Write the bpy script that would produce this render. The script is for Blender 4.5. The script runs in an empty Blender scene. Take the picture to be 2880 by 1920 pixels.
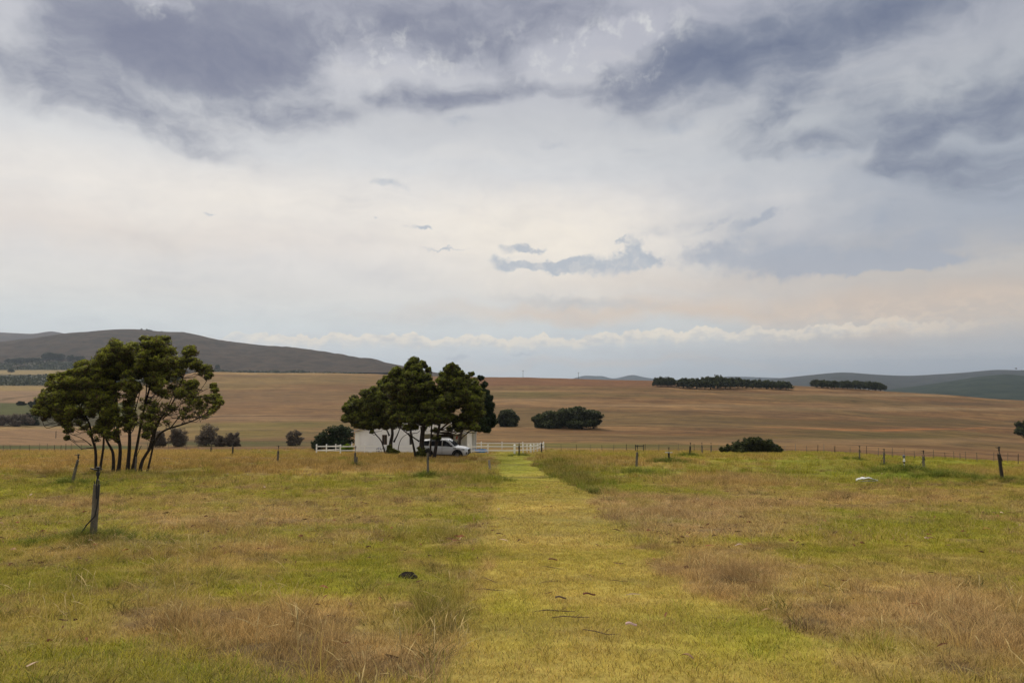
import bpy, math, random
import numpy as np
from mathutils import Vector, Matrix
random.seed(7)
rng = np.random.default_rng(11)
R = math.radians
scn = bpy.context.scene

# ---------------------------------------------------------------- camera
CAM_Z = 8.0
PITCH = math.atan(102/1920)
cd = bpy.data.cameras.new('camera'); cam = bpy.data.objects.new('camera', cd)
scn.collection.objects.link(cam)
cam.location = (0, 0, CAM_Z); cam.rotation_euler = (R(90)+PITCH, 0, 0)
cd.sensor_width = 36; cd.lens = 24; cd.clip_start = .1; cd.clip_end = 40000
scn.camera = cam

def ray(px, py):                    # photo pixel -> direction with y = 1
    a = (px-1440)/1920; b = (960-py)/1920
    d = math.cos(PITCH) - b*math.sin(PITCH)
    return a/d, (math.sin(PITCH)+b*math.cos(PITCH))/d
def at(px, py, Y):
    a, c = ray(px, py); return Vector((a*Y, Y, CAM_Z+c*Y))
def proj(x, y, z):
    z = z-CAM_Z; f = y*math.cos(PITCH)+z*math.sin(PITCH); u = -y*math.sin(PITCH)+z*math.cos(PITCH)
    return 1440+1920*x/f, 960-1920*u/f

# ---------------------------------------------------------------- exposure, sun
scn.view_settings.view_transform = 'Standard'; scn.view_settings.look = 'None'
scn.view_settings.exposure = 0.0; scn.view_settings.gamma = 1.0
scn.cycles.use_denoising = True
scn.cycles.max_bounces = 6; scn.cycles.diffuse_bounces = 3; scn.cycles.glossy_bounces = 2
scn.cycles.transparent_max_bounces = 8; scn.cycles.volume_bounces = 0
SUN_AZ, SUN_EL = R(-28), R(42)      # azimuth clockwise from +Y
sd = bpy.data.lights.new('sun', 'SUN'); sun = bpy.data.objects.new('sun', sd); scn.collection.objects.link(sun)
sd.energy = 2.0; sd.angle = R(12); sd.color = (1, .90, .76)
sv = Vector((math.sin(SUN_AZ)*math.cos(SUN_EL), math.cos(SUN_AZ)*math.cos(SUN_EL), math.sin(SUN_EL)))
sun.rotation_euler = sv.to_track_quat('Z', 'Y').to_euler(); sun.location = (-60, 120, 150)

# ---------------------------------------------------------------- world: Nishita sky behind procedural cloud decks
def srgb(r, g, b, a=1.0):
    f = lambda c: (c/255/12.92) if c/255 <= .04045 else ((c/255+.055)/1.055)**2.4
    return (f(r), f(g), f(b), a)
world = bpy.data.worlds.new('World'); scn.world = world; world.use_nodes = True
class NT:
    """small helper to write node graphs"""
    def __init__(s, tree): s.t = tree; s.n = tree.nodes; s.l = tree.links
    def node(s, typ, **kw):
        n = s.n.new(typ)
        for k, v in kw.items(): setattr(n, k, v)
        return n
    def put(s, sock, v):
        if isinstance(v, bpy.types.NodeSocket): s.l.new(v, sock)
        elif v is not None: sock.default_value = v
    def math(s, op, a, b=None, c=None, clamp=False):
        n = s.node('ShaderNodeMath', operation=op); n.use_clamp = clamp
        s.put(n.inputs[0], a); s.put(n.inputs[1], b)
        if c is not None: s.put(n.inputs[2], c)
        return n.outputs[0]
    def vmath(s, op, a, b=None, c=None):
        n = s.node('ShaderNodeVectorMath', operation=op)
        s.put(n.inputs[0], a); s.put(n.inputs[1], b)
        if c is not None: s.put(n.inputs[2], c)
        return n.outputs['Value'] if op in ('LENGTH', 'DOT_PRODUCT', 'DISTANCE') else n.outputs[0]
    def noise(s, v, scale, detail=4, rough=.5, dist=0, color=False):
        n = s.node('ShaderNodeTexNoise'); s.put(n.inputs['Vector'], v); n.inputs['Scale'].default_value = scale
        n.inputs['Detail'].default_value = detail; n.inputs['Roughness'].default_value = rough; n.inputs['Distortion'].default_value = dist
        return n.outputs['Color' if color else 'Fac']
    def rng(s, v, a, b, c=0.0, d=1.0, interp='SMOOTHSTEP'):
        n = s.node('ShaderNodeMapRange', interpolation_type=interp); s.put(n.inputs[0], v)
        s.put(n.inputs[1], a); s.put(n.inputs[2], b); s.put(n.inputs[3], c); s.put(n.inputs[4], d)
        return n.outputs[0]
    def mix(s, f, a, b, blend='MIX'):
        n = s.node('ShaderNodeMix', data_type='RGBA', blend_type=blend); s.put(n.inputs[0], f)
        s.put(n.inputs[6], a); s.put(n.inputs[7], b); return n.outputs[2]
    def ramp(s, f, stops, interp='LINEAR'):
        n = s.node('ShaderNodeValToRGB'); s.put(n.inputs[0], f); cr = n.color_ramp; cr.interpolation = interp
        while len(cr.elements) < len(stops): cr.elements.new(.5)
        for e, (p, c) in zip(cr.elements, stops): e.position = p; e.color = c
        return n.outputs[0]
    def comb(s, x, y, z=0.0):
        n = s.node('ShaderNodeCombineXYZ'); s.put(n.inputs[0], x); s.put(n.inputs[1], y); s.put(n.inputs[2], z); return n.outputs[0]
    def sep(s, v):
        n = s.node('ShaderNodeSeparateXYZ'); s.put(n.inputs[0], v); return n.outputs

def sky_uv(px, py):                 # azimuth and elevation of a photo direction
    a, c = ray(px, py); return math.atan(a), math.atan(c/math.sqrt(1+a*a))

def build_world():
    world.node_tree.nodes.clear(); T = NT(world.node_tree)
    tc = T.node('ShaderNodeTexCoord')
    X, Y, Z = T.sep(tc.outputs['Generated'])
    u = T.math('ARCTAN2', X, Y); v = T.math('ARCSINE', Z)
    P = T.comb(u, v, 0.0)
    # streaky deck coordinates: a flat layer of cloud overhead
    zz = T.math('ADD', T.math('MAXIMUM', Z, 0.0), .12)
    deck = T.comb(T.math('DIVIDE', X, zz), T.math('DIVIDE', Y, zz))
    warp1 = T.vmath('SUBTRACT', T.noise(P, 7, 4, .55, color=True), (.5, .5, .5))
    warp2 = T.vmath('SUBTRACT', T.noise(P, 38, 5, .6, color=True), (.5, .5, .5))
    PW = T.vmath('ADD', P, T.vmath('MULTIPLY', warp1, (.17, .085, 0)))
    PS = T.vmath('ADD', T.vmath('ADD', P, T.vmath('MULTIPLY', warp1, (.03, .018, 0))), T.vmath('MULTIPLY', warp2, (.062, .034, 0)))
    def blob(co, px, py, rx, ry, rot=0, w=1.0):
        cu, cv = sky_uv(px, py); k = 1/1920*math.cos(cu)*1.4
        g = T.node('ShaderNodeTexGradient', gradient_type='SPHERICAL'); T.put(g.inputs[0], co)
        tm = g.texture_mapping; tm.vector_type = 'TEXTURE'; tm.translation = (cu, cv, 0); tm.rotation = (0, 0, R(rot)); tm.scale = (rx*k, ry*k, 1)
        return T.math('MULTIPLY', g.outputs['Fac'], w*1.12)
    def total(co, lst):
        s = 0.0
        for b in lst:
            o = blob(co, *b); m = o.node; m.operation = 'MULTIPLY_ADD'; T.put(m.inputs[2], s); s = o
        return s
    # clear sky far behind
    sky = T.node('ShaderNodeTexSky', sky_type='NISHITA'); sky.sun_disc = False
    sky.sun_elevation = SUN_EL; sky.sun_rotation = SUN_AZ
    # overcast veil: two elevation ramps, left and right of the view
    vf = T.rng(v, 0.0, 0.55, 0, 1, 'LINEAR')
    def el(py): return sky_uv(1440, py)[1]/.55
    L = [(0.0, srgb(199, 206, 210)), (el(1000), srgb(206, 211, 214)), (el(920), srgb(212, 216, 216)), (el(840), srgb(222, 219, 214)),
         (el(700), srgb(230, 224, 219)), (el(590), srgb(235, 230, 225)), (el(480), srgb(218, 218, 218)), (el(350), srgb(200, 201, 204)), (el(150), srgb(186, 187, 196)), (1.0, srgb(178, 178, 190))]
    Rr = [(0.0, srgb(172, 179, 188)), (el(1000), srgb(180, 183, 188)), (el(930), srgb(196, 194, 190)), (el(870), srgb(205, 192, 180)),
          (el(800), srgb(196, 190, 184)), (el(690), srgb(172, 177, 186)), (el(560), srgb(172, 178, 188)), (el(400), srgb(180, 184, 190)), (el(150), srgb(176, 178, 188)), (1.0, srgb(165, 168, 182))]
    base = T.mix(T.rng(T.math('ADD', u, T.math('MULTIPLY', T.sep(warp1)[0], .35)), .02, .62), T.ramp(vf, L), T.ramp(vf, Rr))
    glow = T.math('MINIMUM', T.math('ADD', blob(PS, 1560, 690, 420, 130, 0, 1.0), blob(PW, 700, 580, 800, 120, 0, .55)), 1)
    base = T.mix(T.math('MULTIPLY', glow, .85), base, srgb(250, 240, 224))
    # long faint streaks of the veil
    st = T.noise(T.vmath('MULTIPLY', PW, (2.2, 17, 1)), 1.6, 5, .55)
    base = T.mix(T.rng(st, .5, .8, 0, .16), base, srgb(190, 194, 200))
    base = T.mix(T.rng(st, .5, .25, 0, .15), base, srgb(236, 230, 222))
    # peach haze bands low in the sky
    peach = total(PW, [(2100, 866, 620, 34, 0, .9), (2700, 905, 500, 60, 0, .6), (1500, 880, 420, 22, 0, .5), (1900, 800, 520, 45, 0, .35), (1700, 1020, 500, 14, 0, .45), (300, 640, 700, 60, 0, .25)])
    base = T.mix(T.math('MULTIPLY', T.math('MINIMUM', peach, 1), .75), base, srgb(221, 199, 178))
    gl = total(PS, [(1640, 853, 210, 17, -4, .8), (1250, 905, 420, 18, 0, .25), (1100, 960, 700, 16, 0, .2), (2400, 985, 700, 30, 0, .5)])
    base = T.mix(T.math('MINIMUM', gl, .9), base, srgb(200, 198, 196))
    # distant cumulus bank, cream, crisp above and dissolving below
    bump = T.noise(T.comb(T.math('MULTIPLY', u, 11.0), T.math('MULTIPLY', v, 5.0)), 2.2, 7, .6)
    edge = T.noise(T.comb(T.math('MULTIPLY', u, 3.2), 0.3), 2.0, 2, .5)
    rise = T.rng(u, -.05, .45, 0, .012)
    top = T.math('ADD', T.math('ADD', T.math('MULTIPLY', bump, .052), T.math('MULTIPLY', edge, .016)), T.math('ADD', rise, .026))
    dv = T.math('SUBTRACT', top, v)
    cum = T.math('MULTIPLY', T.rng(dv, -.0005, .002), T.rng(dv, .024, .006))
    cum = T.math('MULTIPLY', cum, T.math('MULTIPLY', T.rng(u, -.50, -.30), T.rng(u, .70, .42)))
    shade = T.noise(T.comb(T.math('MULTIPLY', u, 22.0), T.math('MULTIPLY', v, 44.0), 3.0), 2.2, 6, .62)
    base = T.mix(T.math('MULTIPLY', cum, .7), base, T.mix(T.rng(T.math('ADD', shade, T.math('MULTIPLY', dv, -7.0)), .22, .56), srgb(208, 204, 200), srgb(250, 236, 214)))
    cum2 = T.math('MULTIPLY', blob(PS, 2560, 880, 420, 42, 0, 1.0), T.rng(shade, .42, .6))
    base = T.mix(T.math('MULTIPLY', cum2, .45), base, srgb(232, 212, 190))
    # small crisp blue-grey clouds in the middle
    small = total(PS, [(1725, 748, 120, 30), (1775, 708, 30, 46), (1810, 735, 36, 26), (1600, 748, 60, 20), (1545, 752, 70, 18), (1405, 742, 42, 22), (1447, 698, 48, 14), (1500, 706, 36, 8), (1470, 752, 60, 12),
        (1740, 680, 16, 10), (1105, 515, 52, 20, 0, .5), (1075, 512, 26, 14, 0, .5), (1180, 643, 48, 7), (595, 604, 18, 6, 0, .7), (1050, 618, 12, 5, 0, .6),
        (1285, 1004, 36, 10, 0, .8), (1460, 996, 44, 8, 0, .7), (1245, 702, 80, 5, 0, .7)])
    base = T.mix(T.math('MULTIPLY', T.rng(small, .12, .85, 0, .95), T.rng(T.noise(PS, 45, 4, .6), .25, .6, .55, 1)), base, srgb(184, 190, 198))
    midn = T.math('MULTIPLY', T.math('SUBTRACT', T.noise(T.vmath('MULTIPLY', PW, (1, 2.2, 1)), 9, 6, .6), .5), 3.2)
    mid = total(PS, [(1930, 716, 90, 30, 6), (2020, 700, 90, 34, 20), (2080, 745, 140, 36), (2250, 765, 140, 24), (2170, 700, 200, 44, 0, .8), (2130, 615, 70, 13, 22), (2000, 640, 70, 10, 18, .7),
        (2330, 740, 160, 40, 0, .8), (2560, 710, 240, 44, 4), (2650, 735, 130, 24), (2500, 745, 200, 18), (2490, 610, 60, 40, 60, .8), (2850, 600, 70, 110, 0, .9), (2660, 640, 120, 40, 30, .7), (1900, 640, 200, 24, 8, .5),
        (1290, 340, 60, 14, 0, .6), (1900, 350, 50, 26, 0, .9), (1760, 350, 110, 26, 0, .6), (1560, 405, 50, 10, 0, .6), (2300, 440, 160, 22, 0, .6), (1800, 420, 60, 10, 0, .4)])
    mid = T.math('ADD', mid, T.math('MULTIPLY', midn, T.rng(mid, 0, .8, 0, 1)))
    base = T.mix(T.rng(mid, .0, 1.5, 0, .78), base, srgb(166, 173, 186))
    # the big dark decks
    dn = T.math('ADD', T.math('MULTIPLY', T.noise(deck, 1.1, 7, .56, .5), .65), T.math('MULTIPLY', T.noise(T.vmath('MULTIPLY', PW, (5.0, 11.0, 1)), 1.3, 7, .55), .35))
    dark = total(PW, [(300, 120, 420, 170, -8, .55), (560, 50, 330, 120), (420, 150, 300, 90, -8), (620, 215, 260, 90, -14), (150, 120, 260, 90, 0, .8), (180, 250, 330, 70, -12, .7), (900, 90, 330, 110, -6), (1240, 30, 420, 100),
        (1150, 90, 280, 60, 0, .6), (450, 330, 300, 46, -14, .6), (350, 20, 200, 60, 0, .6), (720, 130, 200, 90), (840, 320, 110, 44, 8, .9), (960, 315, 90, 36, 0, .6), (1150, 270, 90, 34, 10, .8), (1240, 265, 120, 40, 0, .8), (1370, 250, 130, 36, 8, 1.1), (1430, 200, 60, 90, 0, .45),
        (1560, 238, 80, 18, 0, .8), (1640, 60, 260, 60, 0, .7), (1980, 170, 300, 100, 8), (2200, 90, 420, 120, 10, 1.1), (2500, 40, 420, 90, 12, 1.1), (2750, -40, 400, 100, 0, .8), (1850, 205, 200, 60, 8), (2230, 265, 130, 60, 38, .9),
        (2110, 360, 120, 44, 0, .7), (2230, 425, 150, 26, -4, .9), (2540, 230, 260, 60, 6, .8), (2720, 170, 150, 24, 18, .3), (2700, 300, 330, 60, 8, .9), (2850, 270, 160, 70, 0, .6), (2560, 410, 90, 40, 32, .8), (2780, 440, 300, 50, 0, .9), (2850, 500, 200, 50, 0, .7), (2600, 470, 120, 20, 0, .4)])
    lite = total(PS, [(1100, 165, 190, 70, -6, 1.0), (920, 165, 110, 50, -18, .6), (1790, 90, 110, 36, 12, 1.2), (1720, 120, 130, 46, 0, .7), (440, 0, 70, 26, 0, 1.2), (560, 60, 70, 40, -30, .45), (30, 30, 90, 90, 0, .6), (1560, 155, 120, 50, 0, .5),
        (700, 125, 110, 30, -20, .35), (2680, 190, 200, 50, 14, .6), (2600, 250, 110, 30, 30, .3), (1010, 240, 150, 30, 0, .5), (640, 295, 120, 26, 0, .4)])
    pres = T.rng(dark, .0, .7, .30, 1.0)
    fine = T.math('MULTIPLY', T.math('SUBTRACT', T.noise(T.vmath('MULTIPLY', PW, (9.0, 17.0, 1)), 2.0, 6, .6), .5), 2.4)
    dsum = T.math('SUBTRACT', T.math('ADD', T.math('ADD', dark, T.rng(dark, 0, .5, -.16, .0)), T.math('MULTIPLY', T.math('ADD', T.math('MULTIPLY', T.math('SUBTRACT', dn, .5), 4.6), fine), pres)), T.math('MULTIPLY', lite, 1.25))
    # overhead, beyond the photographed part, the decks go on as broken cloud
    dsum = T.math('ADD', dsum, T.rng(v, .5, .75, 0, .35))
    m1 = T.rng(dsum, -.55, 1.75, 0, .95)
    m2 = T.rng(dsum, .9, 3.0, 0, .9)
    dk = T.mix(T.rng(u, .05, .35), srgb(136, 140, 156), srgb(132, 139, 156))
    dk2 = T.mix(T.rng(u, .0, .3), srgb(112, 117, 140), srgb(98, 108, 134))
    base = T.mix(m1, base, dk); base = T.mix(m2, base, dk2)
    hl = T.noise(T.vmath('ADD', P, T.vmath('MULTIPLY', warp2, (.02, .02, 0))), 26, 6, .62)
    tex = T.math('MULTIPLY', T.rng(hl, .5, .68), T.math('MINIMUM', total(P, [(1130, 165, 210, 80, 0, 1.0), (1790, 100, 150, 60, 10, 1.3), (1600, 160, 260, 90, 0, .9), (440, 5, 90, 40), (1800, 200, 60, 40, 0, .6)]), 1))
    base = T.mix(T.math('MULTIPLY', tex, .6), base, srgb(222, 222, 220))
    # unseen upper sky made brighter and warmer, added as fill light on the ground
    up = T.rng(v, .56, 1.0, 1.0, 3.1)
    base = T.vmath('MULTIPLY', base, T.comb(T.math('POWER', up, 1.06), up, T.math('POWER', up, .74)))
    # gaps: a little of the clear sky tints the veil everywhere
    K = 9.5
    cl = T.vmath('MULTIPLY', base, (K, K, K))
    col = T.mix(.03, cl, sky.outputs[0])
    bg = T.node('ShaderNodeBackground'); T.put(bg.inputs[0], col); bg.inputs[1].default_value = 1/K
    out = T.node('ShaderNodeOutputWorld'); T.l.new(bg.outputs[0], out.inputs[0])
build_world()
world.cycles.sampling_method = 'MANUAL'; world.cycles.sample_map_resolution = 512

# ---------------------------------------------------------------- mesh helpers
class MB:
    """collects shapes and links them as ONE mesh object"""
    def __init__(s): s.v = []; s.f = []; s.c = None; s.n = 0
    def add(s, v, f): 
        s.v.append(np.asarray(v, float)); s.f += [tuple(i+s.n for i in q) for q in f]; s.n += len(v)
    def box(s, c, d, rz=0, taper=1.0, rx=0):
        x, y, z = d[0]/2, d[1]/2, d[2]/2; t = taper
        v = [(-x, -y, -z), (x, -y, -z), (x, y, -z), (-x, y, -z), (-x*t, -y*t, z), (x*t, -y*t, z), (x*t, y*t, z), (-x*t, y*t, z)]
        M = Matrix.Rotation(rz, 3, 'Z') @ Matrix.Rotation(rx, 3, 'X')
        s.add([tuple(M @ Vector(p)+Vector(c)) for p in v], [(0, 3, 2, 1), (4, 5, 6, 7), (0, 1, 5, 4), (1, 2, 6, 5), (2, 3, 7, 6), (3, 0, 4, 7)])
    def tube(s, pts, rad, n=7, cap=True):
        pts = [Vector(p) for p in pts]; m = len(pts)
        if not hasattr(rad, '__len__'): rad = [rad]*m
        v = []; f = []; ref = None
        for i, p in enumerate(pts):
            d = (pts[min(i+1, m-1)]-pts[max(i-1, 0)]).normalized()
            if ref is None: ref = Vector((1, 0, 0)) if abs(d.x) < .9 else Vector((0, 1, 0))
            a = d.cross(ref); a.normalize(); b = d.cross(a); ref = -b if False else (a.cross(d)).normalized()
            for k in range(n):
                t = 2*math.pi*k/n; v.append(tuple(p+(a*math.cos(t)+b*math.sin(t))*rad[i]))
        for i in range(m-1):
            for k in range(n): f.append((i*n+k, i*n+(k+1) % n, (i+1)*n+(k+1) % n, (i+1)*n+k))
        if cap: f.append(tuple(range(n))[::-1]); f.append(tuple((m-1)*n+k for k in range(n)))
        s.add(v, f)
    def build(s, name, mat, parent=None, smooth=False, loc=None):
        me = bpy.data.meshes.new(name); V = np.concatenate(s.v)
        if loc is not None: V = V-np.array(loc)
        me.from_pydata(V.tolist(), [], s.f); me.validate(verbose=False)
        if smooth: me.shade_smooth()
        me.materials.append(mat)
        o = bpy.data.objects.new(name, me); scn.collection.objects.link(o)
        if loc is not None: o.location = loc
        if parent is not None:
            o.parent = parent
        return o
def tag(o, label=None, cat=None, group=None, kind=None):
    for k, v in (('label', label), ('category', cat), ('group', group), ('kind', kind)):
        if v: o[k] = v
    return o
def empty(name, loc, label, cat, group=None, rz=0):
    o = bpy.data.objects.new(name, None); scn.collection.objects.link(o); o.location = loc; o.rotation_euler = (0, 0, rz)
    return tag(o, label, cat, group)
def copy_tree(o, parent=None):
    c = o.copy(); scn.collection.objects.link(c); c.parent = parent
    for ch in [k for k in o.children]: copy_tree(ch, c)
    return c
def grid_mesh(name, P, mat, attr=None, smooth=True):          # P: rows x cols x 3
    r, c, _ = P.shape
    me = bpy.data.meshes.new(name); me.vertices.add(r*c); me.vertices.foreach_set('co', P.reshape(-1).astype(np.float32))
    i = np.arange(r-1)[:, None]*c+np.arange(c-1)[None, :]
    q = np.stack([i, i+1, i+c+1, i+c], -1).reshape(-1, 4)
    me.loops.add(q.size); me.loops.foreach_set('vertex_index', q.reshape(-1).astype(np.int32))
    me.polygons.add(len(q)); me.polygons.foreach_set('loop_start', (np.arange(len(q))*4).astype(np.int32))
    me.update(calc_edges=True)
    if smooth: me.shade_smooth()
    if attr is not None:
        A = me.attributes.new('col', 'FLOAT_COLOR', 'POINT'); A.data.foreach_set('color', attr.reshape(-1).astype(np.float32))
    me.materials.append(mat); o = bpy.data.objects.new(name, me); scn.collection.objects.link(o); return o

def mat(name, col, rough=.8, var=.15, scale=6, bump=0, metallic=0, spec=.3, col2=None, coat=0, obj_space=True):
    m = bpy.data.materials.new(name); m.use_nodes = True; T = NT(m.node_tree); b = T.n['Principled BSDF']
    tc = T.node('ShaderNodeTexCoord'); co = tc.outputs['Object'] if obj_space else tc.outputs['Generated']
    n = T.noise(co, scale, 5, .6)
    c2 = col2 or tuple(c*(1-var*2) for c in col[:3])
    T.put(b.inputs['Base Color'], T.mix(T.rng(n, .3, .7), tuple(c2[:3])+(1,), tuple(col[:3])+(1,)))
    b.inputs['Roughness'].default_value = rough; b.inputs['Metallic'].default_value = metallic
    b.inputs['Specular IOR Level'].default_value = spec
    if coat: b.inputs['Coat Weight'].default_value = coat
    if bump:
        bn = T.node('ShaderNodeBump'); bn.inputs['Strength'].default_value = bump; bn.inputs['Distance'].default_value = .02
        T.put(bn.inputs['Height'], T.noise(co, scale*4, 5, .6)); T.l.new(bn.outputs[0], b.inputs['Normal'])
    return m

# ---------------------------------------------------------------- numpy noise
def _h(ix, iy, seed):
    n = (ix.astype(np.int64)*374761393+iy.astype(np.int64)*668265263+seed*1442695041) & 0x7fffffff
    n = ((n ^ (n >> 13))*1274126177) & 0x7fffffff
    return ((n ^ (n >> 16)) & 0xffff)/65535.0
def vnoise(x, y, seed=0):
    ix = np.floor(x); iy = np.floor(y); fx = x-ix; fy = y-iy
    fx = fx*fx*(3-2*fx); fy = fy*fy*(3-2*fy)
    a = _h(ix, iy, seed); b = _h(ix+1, iy, seed); c = _h(ix, iy+1, seed); d = _h(ix+1, iy+1, seed)
    return (a*(1-fx)+b*fx)*(1-fy)+(c*(1-fx)+d*fx)*fy
def fbm(x, y, oct=4, seed=0, gain=.5):
    s = 0; a = 1; t = 0
    for k in range(oct):
        s = s+a*vnoise(x*2**k+k*17.3, y*2**k-k*9.1, seed+k); t += a; a *= gain
    return s/t
def sm(x, a, b):
    t = np.clip((x-a)/(b-a), 0, 1); return t*t*(3-2*t)

# ---------------------------------------------------------------- terrain
NEAR = [(-80, 1.0), (-20, 1.35), (0, 1.62), (2, 1.78), (4.5, 2.01), (8, 2.5), (14, 3.27), (22, 4.1), (31, 4.8), (40, 5.58), (48, 6.2), (55, 6.65), (62, 7.17), (75, 8.4), (88, 9.7), (100, 10.8)]
def dr(y, py): return (y, (py-1062)/1920*y)
FARR = lambda crest, y: [(640, crest+3), (760, crest+22), (1000, max(crest+24, 1096)), (2000, max(1088, crest+6)), (9000, 1074)]
COLS = {
 -900: [(130, 1256), (180, 1228), (225, 1203), (285, 1197), (350, 1160), (420, 1135), (550, 1105), (700, 1090), (850, 1080), (1100, 1055), (1400, 1040), (2000, 1045), (9000, 1074)],
 0: [(130, 1256), (180, 1228), (225, 1203), (285, 1197), (350, 1160), (420, 1135), (550, 1105), (700, 1090), (850, 1080), (1100, 1055), (1400, 1040), (2000, 1045), (9000, 1074)],
 230: [(130, 1257), (180, 1240), (225, 1226), (285, 1205), (350, 1165), (420, 1138), (550, 1105), (700, 1088), (850, 1078), (1100, 1055), (1400, 1040), (2000, 1045), (9000, 1074)],
 430: [(130, 1254), (180, 1232), (225, 1208), (285, 1172), (350, 1140), (450, 1100), (560, 1072), (700, 1072), (850, 1068), (1100, 1056), (1400, 1046), (2000, 1050), (9000, 1074)],
 560: [(125, 1254), (150, 1240), (200, 1213), (280, 1168), (360, 1120), (450, 1080), (560, 1047)]+FARR(1047, 0),
 900: [(125, 1252), (150, 1240), (200, 1212), (280, 1168), (360, 1120), (450, 1080), (560, 1050)]+FARR(1050, 0),
 1400: [(120, 1256), (150, 1240), (200, 1210), (280, 1165), (360, 1120), (450, 1085), (560, 1061)]+FARR(1061, 0),
 1880: [(120, 1262), (150, 1245), (200, 1215), (280, 1165), (360, 1127), (450, 1092), (560, 1072)]+FARR(1072, 0),
 2300: [(120, 1268), (150, 1255), (200, 1226), (280, 1180), (360, 1142), (450, 1108), (560, 1087)]+FARR(1087, 0),
 2560: [(120, 1280), (150, 1266), (200, 1240), (280, 1198), (360, 1162), (450, 1127), (560, 1105)]+FARR(1105, 0),
 2880: [(120, 1294), (150, 1283), (200, 1259), (280, 1220), (360, 1182), (450, 1150), (560, 1127)]+FARR(1127, 0),
 3700: [(120, 1294), (150, 1283), (200, 1262), (280, 1230), (360, 1200), (450, 1175), (560, 1160)]+FARR(1150, 0),
}
RIGHT_NEAR = {2560: [(48, 6.35), (55, 7.1), (62, 7.9), (75, 9.1), (88, 10.4), (100, 11.6)], 2880: [(31, 4.72), (40, 5.85), (48, 6.85), (55, 7.6), (62, 8.4), (75, 9.7), (88, 11.0), (100, 12.4)]}
RIGHT_NEAR[3700] = RIGHT_NEAR[2880]
def pchip(xs, ys):
    xs = np.array(xs, float); ys = np.array(ys, float); h = np.diff(xs); d = np.diff(ys)/h; m = np.zeros(len(xs))
    m[0] = d[0]; m[-1] = d[-1]
    for i in range(1, len(xs)-1):
        m[i] = (h[i]*d[i-1]+h[i-1]*d[i])/(h[i]+h[i-1])
    def f(x):
        x = np.clip(x, xs[0], xs[-1]); i = np.clip(np.searchsorted(xs, x)-1, 0, len(h)-1)
        t = (x-xs[i])/h[i]; H = h[i]
        return (2*t**3-3*t**2+1)*ys[i]+(t**3-2*t**2+t)*H*m[i]+(-2*t**3+3*t**2)*ys[i+1]+(t**3-t**2)*H*m[i+1]
    return f
def lg(y): return np.sign(y)*np.log1p(np.abs(y)/20)
PROF = []
for c in sorted(COLS):
    near = dict(NEAR); near.update(dict(RIGHT_NEAR.get(c, [])))
    pts = sorted(near.items())+[dr(y, p) for y, p in COLS[c]]
    PROF.append((c, pchip([float(lg(np.array(p[0], float))) for p in pts], [p[1] for p in pts])))
def W(y): return np.where(y >= 3, y, 3+(3-y)*.9)
MOUNDS = []; FOOT = {}          # FOOT: where a post stands on its mound
def base_height(x, y):
    x = np.asarray(x, float); y = np.asarray(y, float)
    c = 1440+1920*x/W(y); ly = lg(y)
    cs = np.array([p[0] for p in PROF], float); vals = np.stack([p[1](ly) for p in PROF])
    cc = np.clip(c, cs[0], cs[-1]-1e-6); i = np.clip(np.searchsorted(cs, cc, side='right')-1, 0, len(cs)-2)
    t = (cc-cs[i])/(cs[i+1]-cs[i]); t = t*t*(3-2*t)*.5+t*.5
    take = lambda k: np.take_along_axis(vals.reshape(len(cs), -1), k.reshape(1, -1), 0).reshape(k.shape)
    return CAM_Z-(take(i)*(1-t)+take(i+1)*t)
def height(x, y):
    x = np.asarray(x, float); y = np.asarray(y, float)
    h = base_height(x, y)
    f = sm(y, 300, 60)
    h = h+(fbm(x/3.1, y/3.1, 3, 5)-.5)*.16*f+(fbm(x/.6, y/.6, 3, 9)-.5)*.045*sm(y, 60, 20)
    h = h+(fbm(x/40, y/25, 4, 3)-.5)*1.6*sm(y, 110, 200)*sm(y, 9000, 2500)
    for mx, my, r, a in MOUNDS:
        d2 = ((x-mx)**2+(y-my)**2)/r**2; h = h+a*np.exp(-d2)*(1+.5*(fbm(x/.3+7, y/.3, 2, 21)-.5))
    return h
def gz(x, y): return float(height(np.array([x]), np.array([y]))[0])
_YS = np.concatenate([np.arange(3.5, 120, .05), np.arange(120, 1500, .5)])
def hit(px, py, ymin=3.5, ymax=1500):           # where the sight line of a photo point meets the ground
    a, _ = ray(px, py); Ys = _YS[(_YS >= ymin) & (_YS <= ymax)]
    z = base_height(a*Ys, Ys); _, q = proj(a*Ys, Ys, z)
    k = np.argmax(q <= py) if (q <= py).any() else len(Ys)-1
    return float(a*Ys[k]), float(Ys[k])
def ground(px, Y):
    a, _ = ray(px, 1062); return Vector((a*Y, Y, gz(a*Y, Y)))
def ghit(px, py):
    x, y = hit(px, py); return Vector((x, y, gz(x, y)))

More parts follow.
